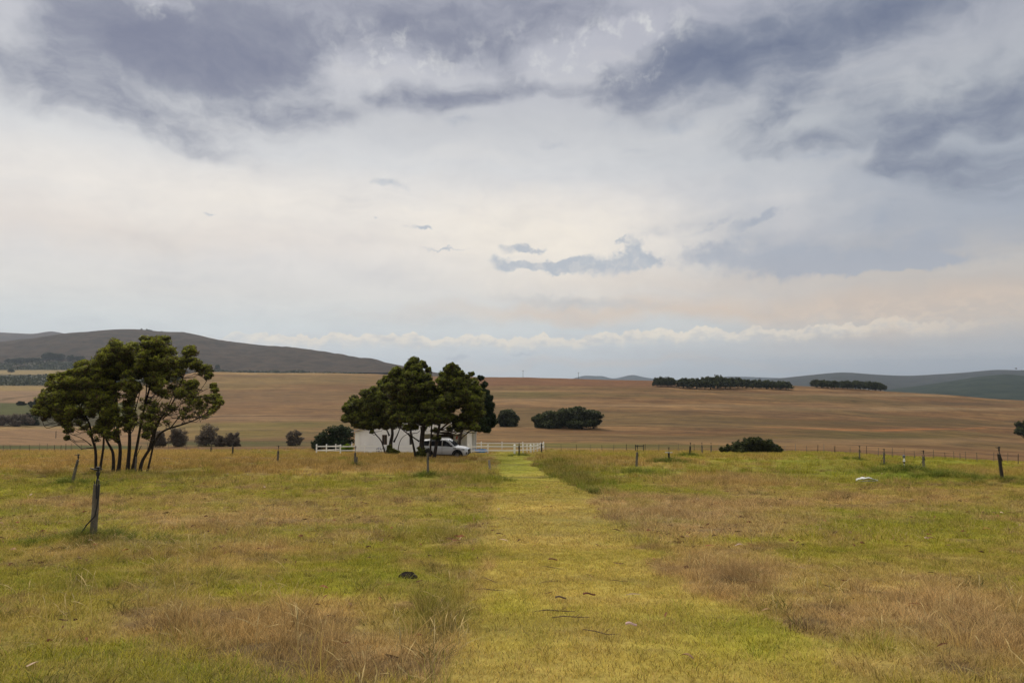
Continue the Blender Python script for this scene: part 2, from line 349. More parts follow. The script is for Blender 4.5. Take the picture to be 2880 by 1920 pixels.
# grassy mounds at the foot of the sprinkler posts: (px, base py, radius m, height m)
POSTS = [(262, 1505), (203, 1358), (998, 1309), (1203, 1336), (1286, 1283), (1378, 1324), (1460, 1279), (1523, 1271), (1790, 1312), (1882, 1296), (1940, 1279), (2544, 1322), (2487, 1306), (2598, 1323), (2820, 1350), (781, 1296), (654, 1279), (2418, 1291)]
for (px, py), (r, a) in zip(POSTS, [(.75, .20), (1.0, .22), (.7, .08), (.8, .20), (.7, .05), (.5, .0), (.9, .12), (.5, .02), (.9, .05), (1.3, .16), (.9, .2), (1.5, .36), (.7, .12), (1.2, .05), (1.1, .26), (.8, .02), (.8, .05), (1.0, .15)]):
    x, y = hit(px, py); x, y = hit(px, py+a*1920/y); MOUNDS.append((x, y, r, a)); FOOT[px] = (x, y)
for px, py, r, a in [(2660, 1349, 1.3, .22), (2730, 1354, .6, .16), (2700, 1302, 3, .3), (2860, 1306, 3, .3), (1400, 1355, .7, .15), (1660, 1390, .8, .1), (1600, 1345, .9, .1), (1800, 1332, 1.0, .12)]:
    x, y = hit(px, py); MOUNDS.append((x, y, r, a))

# ---- colour and height of the sward, from where each point lies
LUSH = np.array((.135, .165, .014)); YG = np.array((.310, .280, .030)); TAN = np.array((.50, .34, .135)); GOLD = np.array((.43, .285, .085))
BROWN = np.array((.20, .13, .06)); OLIVE = np.array((.15, .14, .03)); PINKT = np.array((.48, .335, .165))
def bl(px, py, lst):
    s = 0
    for cx, cy, rx, ry, w in lst: s = s+w*np.exp(-((px-cx)/rx)**2-((py-cy)/ry)**2)
    return s
PL = np.array([(1200, 1395), (1290, 1397), (1340, 1403), (1400, 1400), (1480, 1385), (1560, 1372), (1640, 1358), (1760, 1325), (1920, 1285), (2200, 1250)], float)
PR = np.array([(1200, 1455), (1285, 1478), (1320, 1512), (1370, 1618), (1410, 1660), (1450, 1712), (1530, 1800), (1610, 1862), (1660, 1960), (1720, 2120), (1790, 2260), (1860, 2340), (1920, 2400), (2200, 2500)], float)
def field(x, y):
    x = np.asarray(x, float); y = np.asarray(y, float); yy = np.maximum(y, 3.0)
    px, py = proj(x*yy/np.maximum(np.abs(yy), 1e-3), yy, base_height(x, y))
    py = np.where(y < 4.2, 1960, py)
    n1 = fbm(x/2.3, y/2.3, 5, 31); n2 = fbm(x/.55, y/.55, 4, 37); n3 = fbm(x/7+3, y/5, 4, 41); n4 = fbm(x/.16, y/.16, 3, 47)
    jx = (n1-.5)*130*np.clip(14/yy, .25, 1.2)+(n2-.5)*110*np.clip(10/yy, .2, 1)
    pl = np.interp(py, PL[:, 0], PL[:, 1]); pr = np.interp(py, PR[:, 0], PR[:, 1])
    soft = np.clip(260/yy, 6, 30)
    path = sm(px+jx, pl-soft, pl+soft)*sm(px+jx, pr+soft, pr-soft)*sm(py, 1262, 1272)
    # dryness 0 green .. 1 tan
    dry = .34+(n1-.5)*1.5+(n2-.5)*.7+(n3-.5)*.8
    dry = dry+bl(px, py, [(1900, 1440, 260, 42, 1.0), (2120, 1500, 260, 26, .55), (2050, 1610, 170, 60, .75), (2560, 1700, 330, 50, .5), (2780, 1810, 260, 90, .65), (1000, 1860, 270, 80, .5), (620, 1780, 330, 50, .5), (760, 1460, 420, 26, .45),
        (900, 1400, 500, 16, .3), (330, 1295, 700, 30, .75), (1100, 1308, 330, 26, .6), (850, 1265, 1000, 10, .3), (1150, 1585, 30, 60, .3), (2050, 1345, 190, 22, .9), (1820, 1300, 160, 10, .6), (2720, 1330, 220, 16, .6), (2250, 1430, 250, 40, .25), (2500, 1420, 400, 30, .3),
        (300, 1700, 300, 60, .2), (150, 1880, 240, 40, .3), (1380, 1600, 26, 50, .9), (2600, 1560, 300, 40, .1)])
    dry = dry-bl(px, py, [(200, 1375, 420, 26, .6), (900, 1390, 300, 16, .3), (500, 1350, 600, 12, .2), (2350, 1330, 330, 26, .7), (2600, 1345, 300, 22, .5), (1950, 1330, 260, 14, .5), (1750, 1360, 140, 24, .3), (2600, 1500, 300, 40, .35), (2330, 1560, 200, 60, .3), (200, 1600, 300, 60, .35),
        (1150, 1640, 200, 60, .45), (800, 1640, 200, 40, .3), (950, 1290, 80, 6, .6), (780, 1277, 120, 5, .5), (1500, 1350, 120, 30, .4), (2500, 1272, 380, 10, .3), (60, 1900, 140, 40, .3), (900, 1900, 160, 40, -.1), (2700, 1300, 220, 14, .6)])
    dry = dry+(fbm(x/1.1+40, y/1.1, 4, 83)-.5)*1.1*sm(y, 90, 30)
    dry = np.clip(dry, 0, 1)
    pdry = np.clip(.52+(n1-.5)*.8+(n3-.5)*.4+(n2-.5)*.4+bl(px, py, [(1560, 1500, 200, 60, .25), (1550, 1430, 120, 30, .2)])-bl(px, py, [(1440, 1310, 90, 40, .75), (2150, 1780, 260, 90, .55), (1450, 1375, 60, 14, .2), (1400, 1700, 130, 80, .25), (1500, 1850, 200, 60, .15)]), 0, 1)
    lush = bl(px, py, [(1440, 1308, 90, 42, .9), (2150, 1780, 240, 80, .4), (1850, 1325, 160, 14, .5), (2400, 1325, 250, 14, .35), (950, 1290, 80, 6, .9), (780, 1277, 120, 5, .8), (2540, 1345, 80, 14, .5), (1150, 1630, 200, 60, .3)])
    d = (dry*(1-path)+pdry*path)[..., None]
    lush = np.clip(lush+np.clip((.45-n3)*2.0, 0, .6)*(1-path), 0, 1)[..., None]
    green = YG*(1-lush)+LUSH*1.45*lush
    dryc = np.where((py < 1345)[..., None], GOLD, TAN)
    pk = np.clip(bl(px, py, [(1900, 1440, 280, 50, 1), (2050, 1610, 200, 60, .8), (2700, 1760, 350, 110, .8), (1000, 1860, 270, 80, .6)]), 0, 1)[..., None]
    dryc = dryc*(1-pk)+PINKT*pk
    col = green*(1-d)+dryc*d
    pth = path[..., None]; col = col*(.93-.38*pth)+np.array((.355, .305, .045))*.5*pth
    # brown thatch and bare soil in small patches, olive tall grass
    soil = np.clip((n2-.57)*7+(n4-.5)*2.2, 0, 1)*np.clip(.45+(n1-.4)*2.2+.3*dry, 0, 1)*(1-.85*path)*sm(y, 70, 25)
    col = col*(1-soil[..., None]*.75)+BROWN*soil[..., None]*.75
    tall = bl(px, py, [(1900, 1440, 250, 34, .55), (2050, 1610, 130, 45, .7), (2560, 1700, 250, 36, .6), (2780, 1810, 220, 80, .7), (960, 1860, 220, 70, .75), (620, 1790, 260, 40, .6), (300, 1660, 260, 40, .35), (1230, 1740, 60, 60, 1.2), (700, 1300, 900, 26, .35), (1560, 1330, 90, 30, .8), (1640, 1360, 60, 14, .8),
        (1650, 1385, 60, 10, .8), (1180, 1500, 120, 16, .7), (1300, 1340, 90, 10, .8), (1340, 1352, 60, 8, .8), (1180, 1370, 40, 10, .4), (2050, 1345, 160, 20, .4), (2700, 1330, 180, 12, .5), (640, 1490, 120, 10, .6), (560, 1540, 60, 10, .6), (2330, 1400, 40, 6, 1), (2600, 1470, 50, 6, .7)])
    tall = np.clip(tall*(.5+1.2*n1)*(.4+1.3*n2)*1.1+np.clip((n1-.62)*3, 0, .5), 0, 1)*(1-path)
    ol = np.clip(bl(px, py, [(1560, 1330, 100, 32, 1), (1640, 1362, 80, 16, 1), (1230, 1740, 60, 60, 1.3), (1290, 1345, 110, 12, .8), (1100, 1305, 330, 12, .45), (1190, 1400, 60, 8, .7), (1650, 1390, 60, 10, .8), (1650, 1300, 160, 12, .5), (250, 1640, 330, 50, .35)])*(.6+.8*n2), 0, 1)[..., None]*(1-path[..., None])
    col = col*(1-ol*.6)+OLIVE*ol*.6
    return dict(px=px, py=py, path=path, tall=tall, col=col, dry=d[..., 0], n3=n3, n1=n1, n2=n2, soil=soil)

def far_color(x, y, px, py):
    """the fields beyond the paddock"""
    lx = x/np.maximum(y, 1)
    s1 = fbm(x/38+11, y/9.5, 6, 61, .6); s2 = fbm(x/13, y/4.0+5, 5, 67, .6); s3 = fbm(x/160, y/30, 4, 71); s4 = fbm(x/6, y/2.2, 3, 73)
    hb = np.array((.185, .105, .050)); ht = np.array((.320, .200, .095)); ho = np.array((.155, .118, .052)); hd = np.array((.135, .082, .048)); hy = np.array((.235, .165, .062))
    c = hb+(ht-hb)*np.clip((s1-.38)*3.2, 0, 1)[..., None]
    c = c*(1-np.clip((s2-.55)*3.5, 0, .6)[..., None])+hd*np.clip((s2-.55)*3.5, 0, .6)[..., None]
    w = np.clip((s3-.5)*3+.1, 0, .6)[..., None]; c = c*(1-w)+ho*w
    spk = np.clip((s4-.70)*6, 0, .7)[..., None]; c = c*(1-spk)+np.array((.075, .06, .03))*spk
    jy = (s3-.5)*26+(s1-.5)*8
    def band(cx, cy, rx, ry, color, a=1.0):
        nonlocal c
        w = np.clip(a*np.exp(-((px-cx)/rx)**2-((py+jy*(ry/16)-cy)/ry)**4), 0, 1)[..., None]; c = c*(1-w)+np.array(color)*w
    rb = np.array((.215, .108, .060))
    w = (sm(px, 1150, 1300)*sm(px, 2060, 1800)*sm(py, np.interp(px, [1380, 1900], [1088, 1086])+2, np.interp(px, [1380, 1900], [1086, 1084])-4))[..., None]; c = c*(1-w*.85)+rb*w*.85
    band(1480, 1110, 130, 9, (.17, .14, .05), .8); band(1450, 1100, 90, 4, (.34, .24, .12), .8); band(1500, 1125, 200, 6, (.36, .25, .14), .5)
    band(2500, 1187, 420, 12, (.12, .088, .04), .85); band(2500, 1225, 330, 12, (.125, .105, .036), .85); band(2700, 1134, 160, 6, (.11, .08, .05), .7); band(2320, 1120, 140, 8, (.15, .12, .055), .5)
    band(1750, 1255, 330, 6, (.14, .13, .03), .9); band(1560, 1249, 260, 7, (.165, .155, .038), .9); band(1520, 1262, 260, 4, (.40, .27, .12), .7)
    band(2050, 1162, 320, 9, (.15, .10, .055), .6); band(2500, 1240, 500, 8, (.34, .23, .13), .5); band(2600, 1150, 500, 5, (.36, .26, .15), .6); band(1900, 1140, 500, 5, (.34, .24, .14), .6); band(2500, 1110, 400, 4, (.36, .26, .15), .6)
    # left slope
    band(760, 1130, 330, 50, (.235, .145, .080), .6); band(760, 1070, 330, 10, (.26, .19, .085), .7); band(620, 1085, 160, 10, (.20, .165, .06), .5); band(800, 1049, 350, 4, (.38, .27, .12), .8)
    band(680, 1168, 260, 2.0, (.10, .065, .04), .9); band(650, 1166, 200, 1.2, (.42, .30, .18), .6); band(720, 1178, 260, 6, (.31, .21, .12), .6)
    band(820, 1195, 120, 6, (.11, .105, .03), .8); band(650, 1200, 250, 12, (.20, .16, .05), .9); band(700, 1222, 230, 12, (.19, .155, .045), .8); band(620, 1246, 420, 8, (.085, .09, .024), .95); band(560, 1206, 120, 4, (.36, .27, .12), .6)
    # left valley
    L = sm(px, 480, 330)
    def lband(y0, y1, color, a=1.0, s=3):
        nonlocal c
        w = (L*sm(py+jy*.15, y0-s, y0+s)*sm(py+jy*.15, y1+s, y1-s)*a)[..., None]; c = c*(1-w)+np.array(color)*w
    lband(900, 1042, (.13, .095, .06)); lband(1030, 1044, (.02, .032, .016)); lband(1040, 1054, (.30, .235, .105)); lband(1054, 1086, (.035, .045, .022)); lband(1084, 1100, (.33, .24, .095)); lband(1098, 1134, (.29, .195, .12))
    lband(1132, 1170, (.085, .098, .026)); lband(1168, 1200, (.055, .052, .024)); lband(1198, 1212, (.36, .26, .12), .8); lband(1206, 1256, (.28, .18, .10)); lband(1253, 1262, (.075, .09, .022))
    w = (L*np.exp(-((py-(1112-(px-100)*.13))/2.2)**2)*sm(px, 170, 60))[..., None]; c = c*(1-w*.6)+np.array((.12, .09, .045))*w*.6
    # orange farm track on the right slope
    tr = np.interp(px, [1690, 2160, 2450, 2640, 2790, 2900], [1184, 1202, 1209, 1209, 1203, 1200])
    w = (np.exp(-((py-tr)/np.interp(px, [2100, 2450, 2700], [1.0, 1.7, 1.2]))**2)*sm(px, 1680, 1760))[..., None]
    tc = np.where((px > 2120)[..., None], np.array((.46, .19, .07)), np.array((.10, .06, .035))); w = w*np.interp(px, [1700, 2100, 2300, 2450, 2700, 2880], [.8, .6, .8, 1, .8, .3])[..., None]
    c = c*(1-w*.85)+tc*w*.85
    return c

def build_terrain():
    ts = np.concatenate([np.linspace(-2.6, -1.0, 40)[:-1], np.linspace(-1.0, 1.0, 900), np.linspace(1.0, 2.6, 40)[1:]])
    ys = np.concatenate([[-80, -40, -20, -10, -4, 0, 1.5], np.geomspace(3, 110, 430), np.geomspace(110.8, 620, 300), np.geomspace(625, 1500, 60), np.geomspace(1600, 12000, 24)])
    Yg = np.repeat(ys[:, None], len(ts), 1); Xg = ts[None, :]*W(ys)[:, None]
    Z = height(Xg, Yg); f = field(Xg, Yg)
    th = np.clip(f['tall']*.8+f['soil']*.4, 0, .75)[..., None]; col = (f['col']*(1-th)+BROWN*.8*th)*.80; fc = far_color(Xg, Yg, f['px'], f['py'])  # ground under tall grass browned: thatch colour with shade painted in
    w = sm(Yg+(f['n1']-.5)*16, 96, 118)[..., None]; col = col*(1-w)+fc*np.array((.71, .655, .59))*w
    col = np.clip(col, .01, .8)
    m = bpy.data.materials.new('pasture'); m.use_nodes = True; T = NT(m.node_tree); b = T.n['Principled BSDF']
    a = T.node('ShaderNodeAttribute', attribute_name='col'); geo = T.node('ShaderNodeNewGeometry')
    n = T.noise(geo.outputs['Position'], 9, 6, .7); n2 = T.noise(T.vmath('MULTIPLY', geo.outputs['Position'], (.35, 1.6, .5)), .9, 6, .65)
    c = T.mix(1.0, a.outputs['Color'], T.comb(*[T.rng(n, .3, .7, .78, 1.22)]*3), 'MULTIPLY')
    c = T.mix(1.0, c, T.comb(*[T.rng(n2, .3, .7, .82, 1.18)]*3), 'MULTIPLY')
    n3 = T.noise(T.vmath('MULTIPLY', geo.outputs['Position'], (.06, .30, .3)), 1.0, 6, .7); n4 = T.noise(T.vmath('MULTIPLY', geo.outputs['Position'], (.25, .9, .6)), .35, 5, .75)
    c = T.mix(1.0, c, T.comb(T.rng(n3, .3, .7, .66, 1.34), T.rng(n3, .3, .7, .68, 1.32), T.rng(n3, .3, .7, .74, 1.22)), 'MULTIPLY')
    c = T.mix(T.rng(n4, .53, .66, 0, .5), c, (.085, .062, .034, 1))
    T.put(b.inputs['Base Color'], c); b.inputs['Roughness'].default_value = .95; b.inputs['Specular IOR Level'].default_value = .1
    bn = T.node('ShaderNodeBump'); bn.inputs['Strength'].default_value = .6; bn.inputs['Distance'].default_value = .05
    T.put(bn.inputs['Height'], T.noise(geo.outputs['Position'], 14, 5, .7)); T.l.new(bn.outputs[0], b.inputs['Normal'])
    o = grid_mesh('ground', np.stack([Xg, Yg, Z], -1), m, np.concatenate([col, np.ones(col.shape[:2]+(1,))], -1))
    tag(o, 'sloping pasture with a mown green path running down to the farmhouse', kind='structure'); return o
build_terrain()

# ---------------------------------------------------------------- hills
def hill(name, line, y_crest, y_base, base_py, c1, c2, seed, label, rough_amp=1.0, mottled=30):
    xs = np.linspace(line[0][0], line[-1][0], 260); cy = np.interp(xs, [p[0] for p in line], [p[1] for p in line])
    k = np.ones(9)/9; cy = np.convolve(np.pad(cy, 4, 'edge'), k, 'valid')
    zc = np.array([ray(a, b)[1] for a, b in zip(xs, cy)])*y_crest; zb = np.array([ray(a, max(base_py, c_+14))[1] for a, c_ in zip(xs, cy)])*y_base
    s = np.concatenate([np.linspace(0, 1, 60), np.linspace(1, 2.0, 14)[1:]])
    S, XS = np.meshgrid(s, xs, indexing='ij')
    Y = np.where(S <= 1, y_base+(y_crest-y_base)*S, y_crest+(y_crest-y_base)*.7*(S-1))
    prof = np.where(S <= 1, .18*S+.82*np.sin(S*math.pi/2)**1.3, 1-(S-1)**2*1.2)
    Z = zb[None, :]+(zc-zb)[None, :]*prof
    A = (XS-1440)/1920; X = A*Y
    amp = (zc.max()-zb.min())*.10*rough_amp
    ridge = fbm(X/(y_crest*.05), Y/(y_crest*.09), 5, seed)-.5
    Z = Z+ridge*1.7*amp*np.sin(np.clip(S, 0, 1)*math.pi)*1.3+CAM_Z
    m = bpy.data.materials.new(name); m.use_nodes = True; T = NT(m.node_tree); b = T.n['Principled BSDF']
    geo = T.node('ShaderNodeNewGeometry'); p = geo.outputs['Position']
    n = T.noise(T.vmath('MULTIPLY', p, (1, 1, 2.5)), 1/(y_crest*.02), 7, .62); n2 = T.noise(T.vmath('MULTIPLY', p, (1, 1, 3.0)), 1/(mottled*.9), 7, .72)
    c = T.mix(T.rng(n, .38, .62), c1+(1,), c2+(1,)); c = T.mix(T.rng(n2, .52, .66, 0, .55), c, tuple(v*.45 for v in c1)+(1,))
    T.put(b.inputs['Base Color'], c); b.inputs['Roughness'].default_value = 1; b.inputs['Specular IOR Level'].default_value = 0
    o = grid_mesh(name, np.stack([X, Y, Z], -1), m); tag(o, label, kind='structure'); return o, (xs, cy, y_crest)
LEFTLINE = [(-500, 985), (-200, 975), (0, 962), (100, 952), (196, 938), (275, 932), (310, 928), (346, 925), (398, 926), (425, 929), (453, 934), (490, 932), (536, 937), (582, 950), (643, 962), (720, 971), (850, 985), (935, 995), (1020, 1007), (1100, 1022), (1160, 1034), (1240, 1050), (1320, 1068), (1400, 1080)]
HILL = hill('hill', LEFTLINE, 1900, 1400, 1047, (.062, .052, .044), (.088, .068, .054), 5, 'long brown heath-covered hill behind the farm')
hill('far_ridge', [(-500, 950), (-200, 940), (0, 935), (50, 937), (90, 939), (115, 935), (135, 931), (150, 932), (170, 937), (200, 940), (300, 960), (420, 1000)], 3300, 2600, 1040, (.075, .062, .06), (.10, .075, .065), 9, 'blue grey ridge seen beyond the brown hill')
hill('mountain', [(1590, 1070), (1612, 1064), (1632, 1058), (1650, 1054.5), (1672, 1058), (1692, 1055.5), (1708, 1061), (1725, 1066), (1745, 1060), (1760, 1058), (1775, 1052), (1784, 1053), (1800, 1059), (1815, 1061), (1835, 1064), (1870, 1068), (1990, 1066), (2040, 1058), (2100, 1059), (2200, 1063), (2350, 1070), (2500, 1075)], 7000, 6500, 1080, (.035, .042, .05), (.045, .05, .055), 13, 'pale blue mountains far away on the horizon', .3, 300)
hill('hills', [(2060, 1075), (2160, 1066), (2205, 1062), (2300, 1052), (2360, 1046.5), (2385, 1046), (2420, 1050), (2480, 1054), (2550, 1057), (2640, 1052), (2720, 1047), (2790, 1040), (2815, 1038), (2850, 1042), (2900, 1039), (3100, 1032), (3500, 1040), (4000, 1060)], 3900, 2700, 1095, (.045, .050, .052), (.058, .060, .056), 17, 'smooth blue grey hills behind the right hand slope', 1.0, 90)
hill('foothill', [(2420, 1110), (2500, 1096), (2600, 1082), (2680, 1070), (2740, 1060), (2800, 1054), (2830, 1051), (2880, 1057), (3000, 1066), (3300, 1060), (3800, 1080)], 2600, 1500, 1135, (.026, .036, .028), (.042, .052, .038), 23, 'darker green wooded foothill at the right edge', 1.4, 60)
# HAZE
hz = MB(); hz.box((0, 4800, -80), (20000, 10200, 660))
hm = bpy.data.materials.new('haze'); hm.use_nodes = True; T = NT(hm.node_tree); T.n.clear()
pv = T.node('ShaderNodeVolumePrincipled'); pv.inputs['Color'].default_value = (.70, .83, 1, 1); pv.inputs['Density'].default_value = 8.0e-5; pv.inputs['Anisotropy'].default_value = .5
ou = T.node('ShaderNodeOutputMaterial'); T.l.new(pv.outputs[0], ou.inputs['Volume'])
tag(hz.build('haze', hm), 'thin blue haze over the distant hills', kind='stuff')
#@@REST
# ---------------------------------------------------------------- materials of the objects
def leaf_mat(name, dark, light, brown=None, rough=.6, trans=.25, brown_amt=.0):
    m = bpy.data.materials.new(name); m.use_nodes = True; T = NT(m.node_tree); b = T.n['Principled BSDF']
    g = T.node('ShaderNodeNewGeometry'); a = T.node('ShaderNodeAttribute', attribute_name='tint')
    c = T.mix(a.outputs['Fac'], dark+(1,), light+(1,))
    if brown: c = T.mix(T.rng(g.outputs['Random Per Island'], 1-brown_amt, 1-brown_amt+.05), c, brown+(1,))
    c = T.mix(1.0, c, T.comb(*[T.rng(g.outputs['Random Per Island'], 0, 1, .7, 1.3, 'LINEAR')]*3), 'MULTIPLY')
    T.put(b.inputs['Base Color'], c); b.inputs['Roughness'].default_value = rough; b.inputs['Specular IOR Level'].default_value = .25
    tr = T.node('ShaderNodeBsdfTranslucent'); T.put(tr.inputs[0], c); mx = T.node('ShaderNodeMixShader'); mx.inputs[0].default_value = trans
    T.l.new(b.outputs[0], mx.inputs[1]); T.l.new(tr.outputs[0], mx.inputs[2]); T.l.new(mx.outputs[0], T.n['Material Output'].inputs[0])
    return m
M = {}
M['bark'] = mat('dark_bark', (.050, .038, .030), .95, .25, 5, .8)
M['barkgrey'] = mat('grey_bark', (.13, .105, .085), .95, .25, 5, .8)
M['leaf'] = leaf_mat('eucalypt_leaves', (.032, .036, .011), (.36, .38, .04), (.085, .045, .028), brown_amt=.16)
M['leaf2'] = leaf_mat('broad_tree_leaves', (.030, .036, .011), (.27, .30, .035), (.070, .042, .024), brown_amt=.14)
M['leafdark'] = leaf_mat('dark_evergreen_leaves', (.014, .026, .010), (.040, .060, .016), None)
M['leafbush'] = leaf_mat('milkwood_leaves', (.026, .032, .013), (.085, .10, .030), None)
M['leaflime'] = leaf_mat('bright_shrub_leaves', (.12, .19, .01), (.26, .36, .03), None)
M['leafgrey'] = leaf_mat('bare_twig_shrub', (.10, .078, .060), (.17, .135, .10), None)
M['leafolive'] = leaf_mat('valley_bush_leaves', (.030, .036, .018), (.075, .080, .032), None)
M['white'] = mat('white_paint', (.86, .85, .82), .6, .04, 3)
M['wall'] = mat('whitewashed_wall', (.86, .85, .85), .85, .05, .8, .1)
M['roof'] = mat('pale_roof_sheet', (.40, .37, .37), .55, .06, 1.5)
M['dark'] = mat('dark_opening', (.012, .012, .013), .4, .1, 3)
M['brown'] = mat('brown_window_frame', (.09, .045, .03), .6, .1, 3)
M['wood'] = mat('weathered_post', (.175, .155, .120), .9, .22, 12, .7)
M['wooddark'] = mat('dark_creosoted_post', (.045, .038, .030), .9, .2, 12, .5)
M['woodpale'] = mat('bleached_post', (.30, .28, .25), .9, .2, 12, .5)
M['black'] = mat('black_plastic', (.015, .016, .018), .45, .1, 5)
M['steel'] = mat('grey_pipe', (.16, .165, .17), .5, .1, 5, metallic=.3)
M['car'] = mat('white_car_paint', (.74, .76, .80), .25, .01, 1, coat=.6, spec=.5)
M['glass'] = mat('tinted_glass', (.02, .022, .028), .08, .05, 1, spec=.6)
M['rubber'] = mat('tyre_rubber', (.018, .018, .018), .85, .1, 6)
M['alloy'] = mat('alloy_rim', (.33, .33, .34), .35, .1, 4, metallic=.7)
M['trim'] = mat('black_cladding', (.022, .022, .024), .7, .1, 4)
M['lamp'] = mat('clear_headlight', (.35, .37, .40), .15, .1, 3, spec=.6)
M['red'] = mat('red_cloth', (.50, .05, .03), .7, .1, 4)
M['blue'] = mat('blue_plastic', (.01, .17, .60), .4, .1, 3, col2=(.02, .33, .62))
M['bikeblue'] = mat('blue_bicycle_paint', (.04, .09, .28), .35, .1, 3)
M['sheet'] = mat('pale_sheeting', (.62, .64, .62), .6, .12, 5)
M['bird'] = mat('dark_feathers', (.05, .045, .045), .8, .1, 5)

# ---------------------------------------------------------------- foliage
def leaf_mesh(name, centers, tints, size, material, parent=None, up=.35, aspect=.42, loc=(0, 0, 0)):
    n = len(centers); C_ = np.asarray(centers, float)-np.array(loc)
    d = rng.normal(size=(n, 3)); d[:, 2] = d[:, 2]*.7+up; d /= np.linalg.norm(d, axis=1, keepdims=True)
    r = rng.normal(size=(n, 3)); s = np.cross(d, r); s /= np.linalg.norm(s, axis=1, keepdims=True)
    L = (size*rng.uniform(.6, 1.35, n))[:, None]; w = L*aspect
    V = np.stack([C_-d*L*.5, C_+s*w*.5, C_+d*L*.5, C_-s*w*.5], 1).reshape(-1, 3)
    me = bpy.data.meshes.new(name); me.vertices.add(4*n); me.vertices.foreach_set('co', V.reshape(-1).astype(np.float32))
    me.loops.add(4*n); me.loops.foreach_set('vertex_index', np.arange(4*n, dtype=np.int32))
    me.polygons.add(n); me.polygons.foreach_set('loop_start', np.arange(n, dtype=np.int32)*4)
    me.update(calc_edges=True)
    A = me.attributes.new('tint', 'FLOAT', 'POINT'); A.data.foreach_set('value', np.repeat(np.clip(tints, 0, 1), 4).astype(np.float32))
    me.materials.append(material); o = bpy.data.objects.new(name, me); scn.collection.objects.link(o); o.location = loc
    if parent is not None: o.parent = parent
    return o
def puff_points(clusters, puffs, leaves, flat=.88):
    """clusters: (centre, radius, density). Every cluster is a dome of small leaf puffs, tinted lighter on top: new growth plus painted highlight."""
    P = []; Tn = []
    for c, r, den in clusters:
        k = max(3, int(puffs*den)); c = np.array(c)
        for _ in range(k):
            d = rng.normal(size=3); d /= np.linalg.norm(d); d[2] = d[2]*.9+.25
            pc = c+d*r*np.array((1, 1, flat))*rng.uniform(.45, .88); pr = r*rng.uniform(.30, .52)
            m = max(6, int(leaves*den*rng.uniform(.5, 1.3))); q = rng.normal(size=(m, 3)); q /= np.linalg.norm(q, axis=1, keepdims=True)
            q = q*(rng.uniform(.15, 1, (m, 1))**.45); P.append(pc+q*pr*np.array((1, 1, .9)))
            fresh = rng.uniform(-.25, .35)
            Tn.append(np.clip(fresh+.20+q[:, 2]*.55+rng.normal(size=m)*.12+max(d[2], 0)*.15, 0, 1))  # top-lit highlight put into the tint, lighter upward, besides random new growth
    return np.concatenate(P), np.concatenate(Tn)

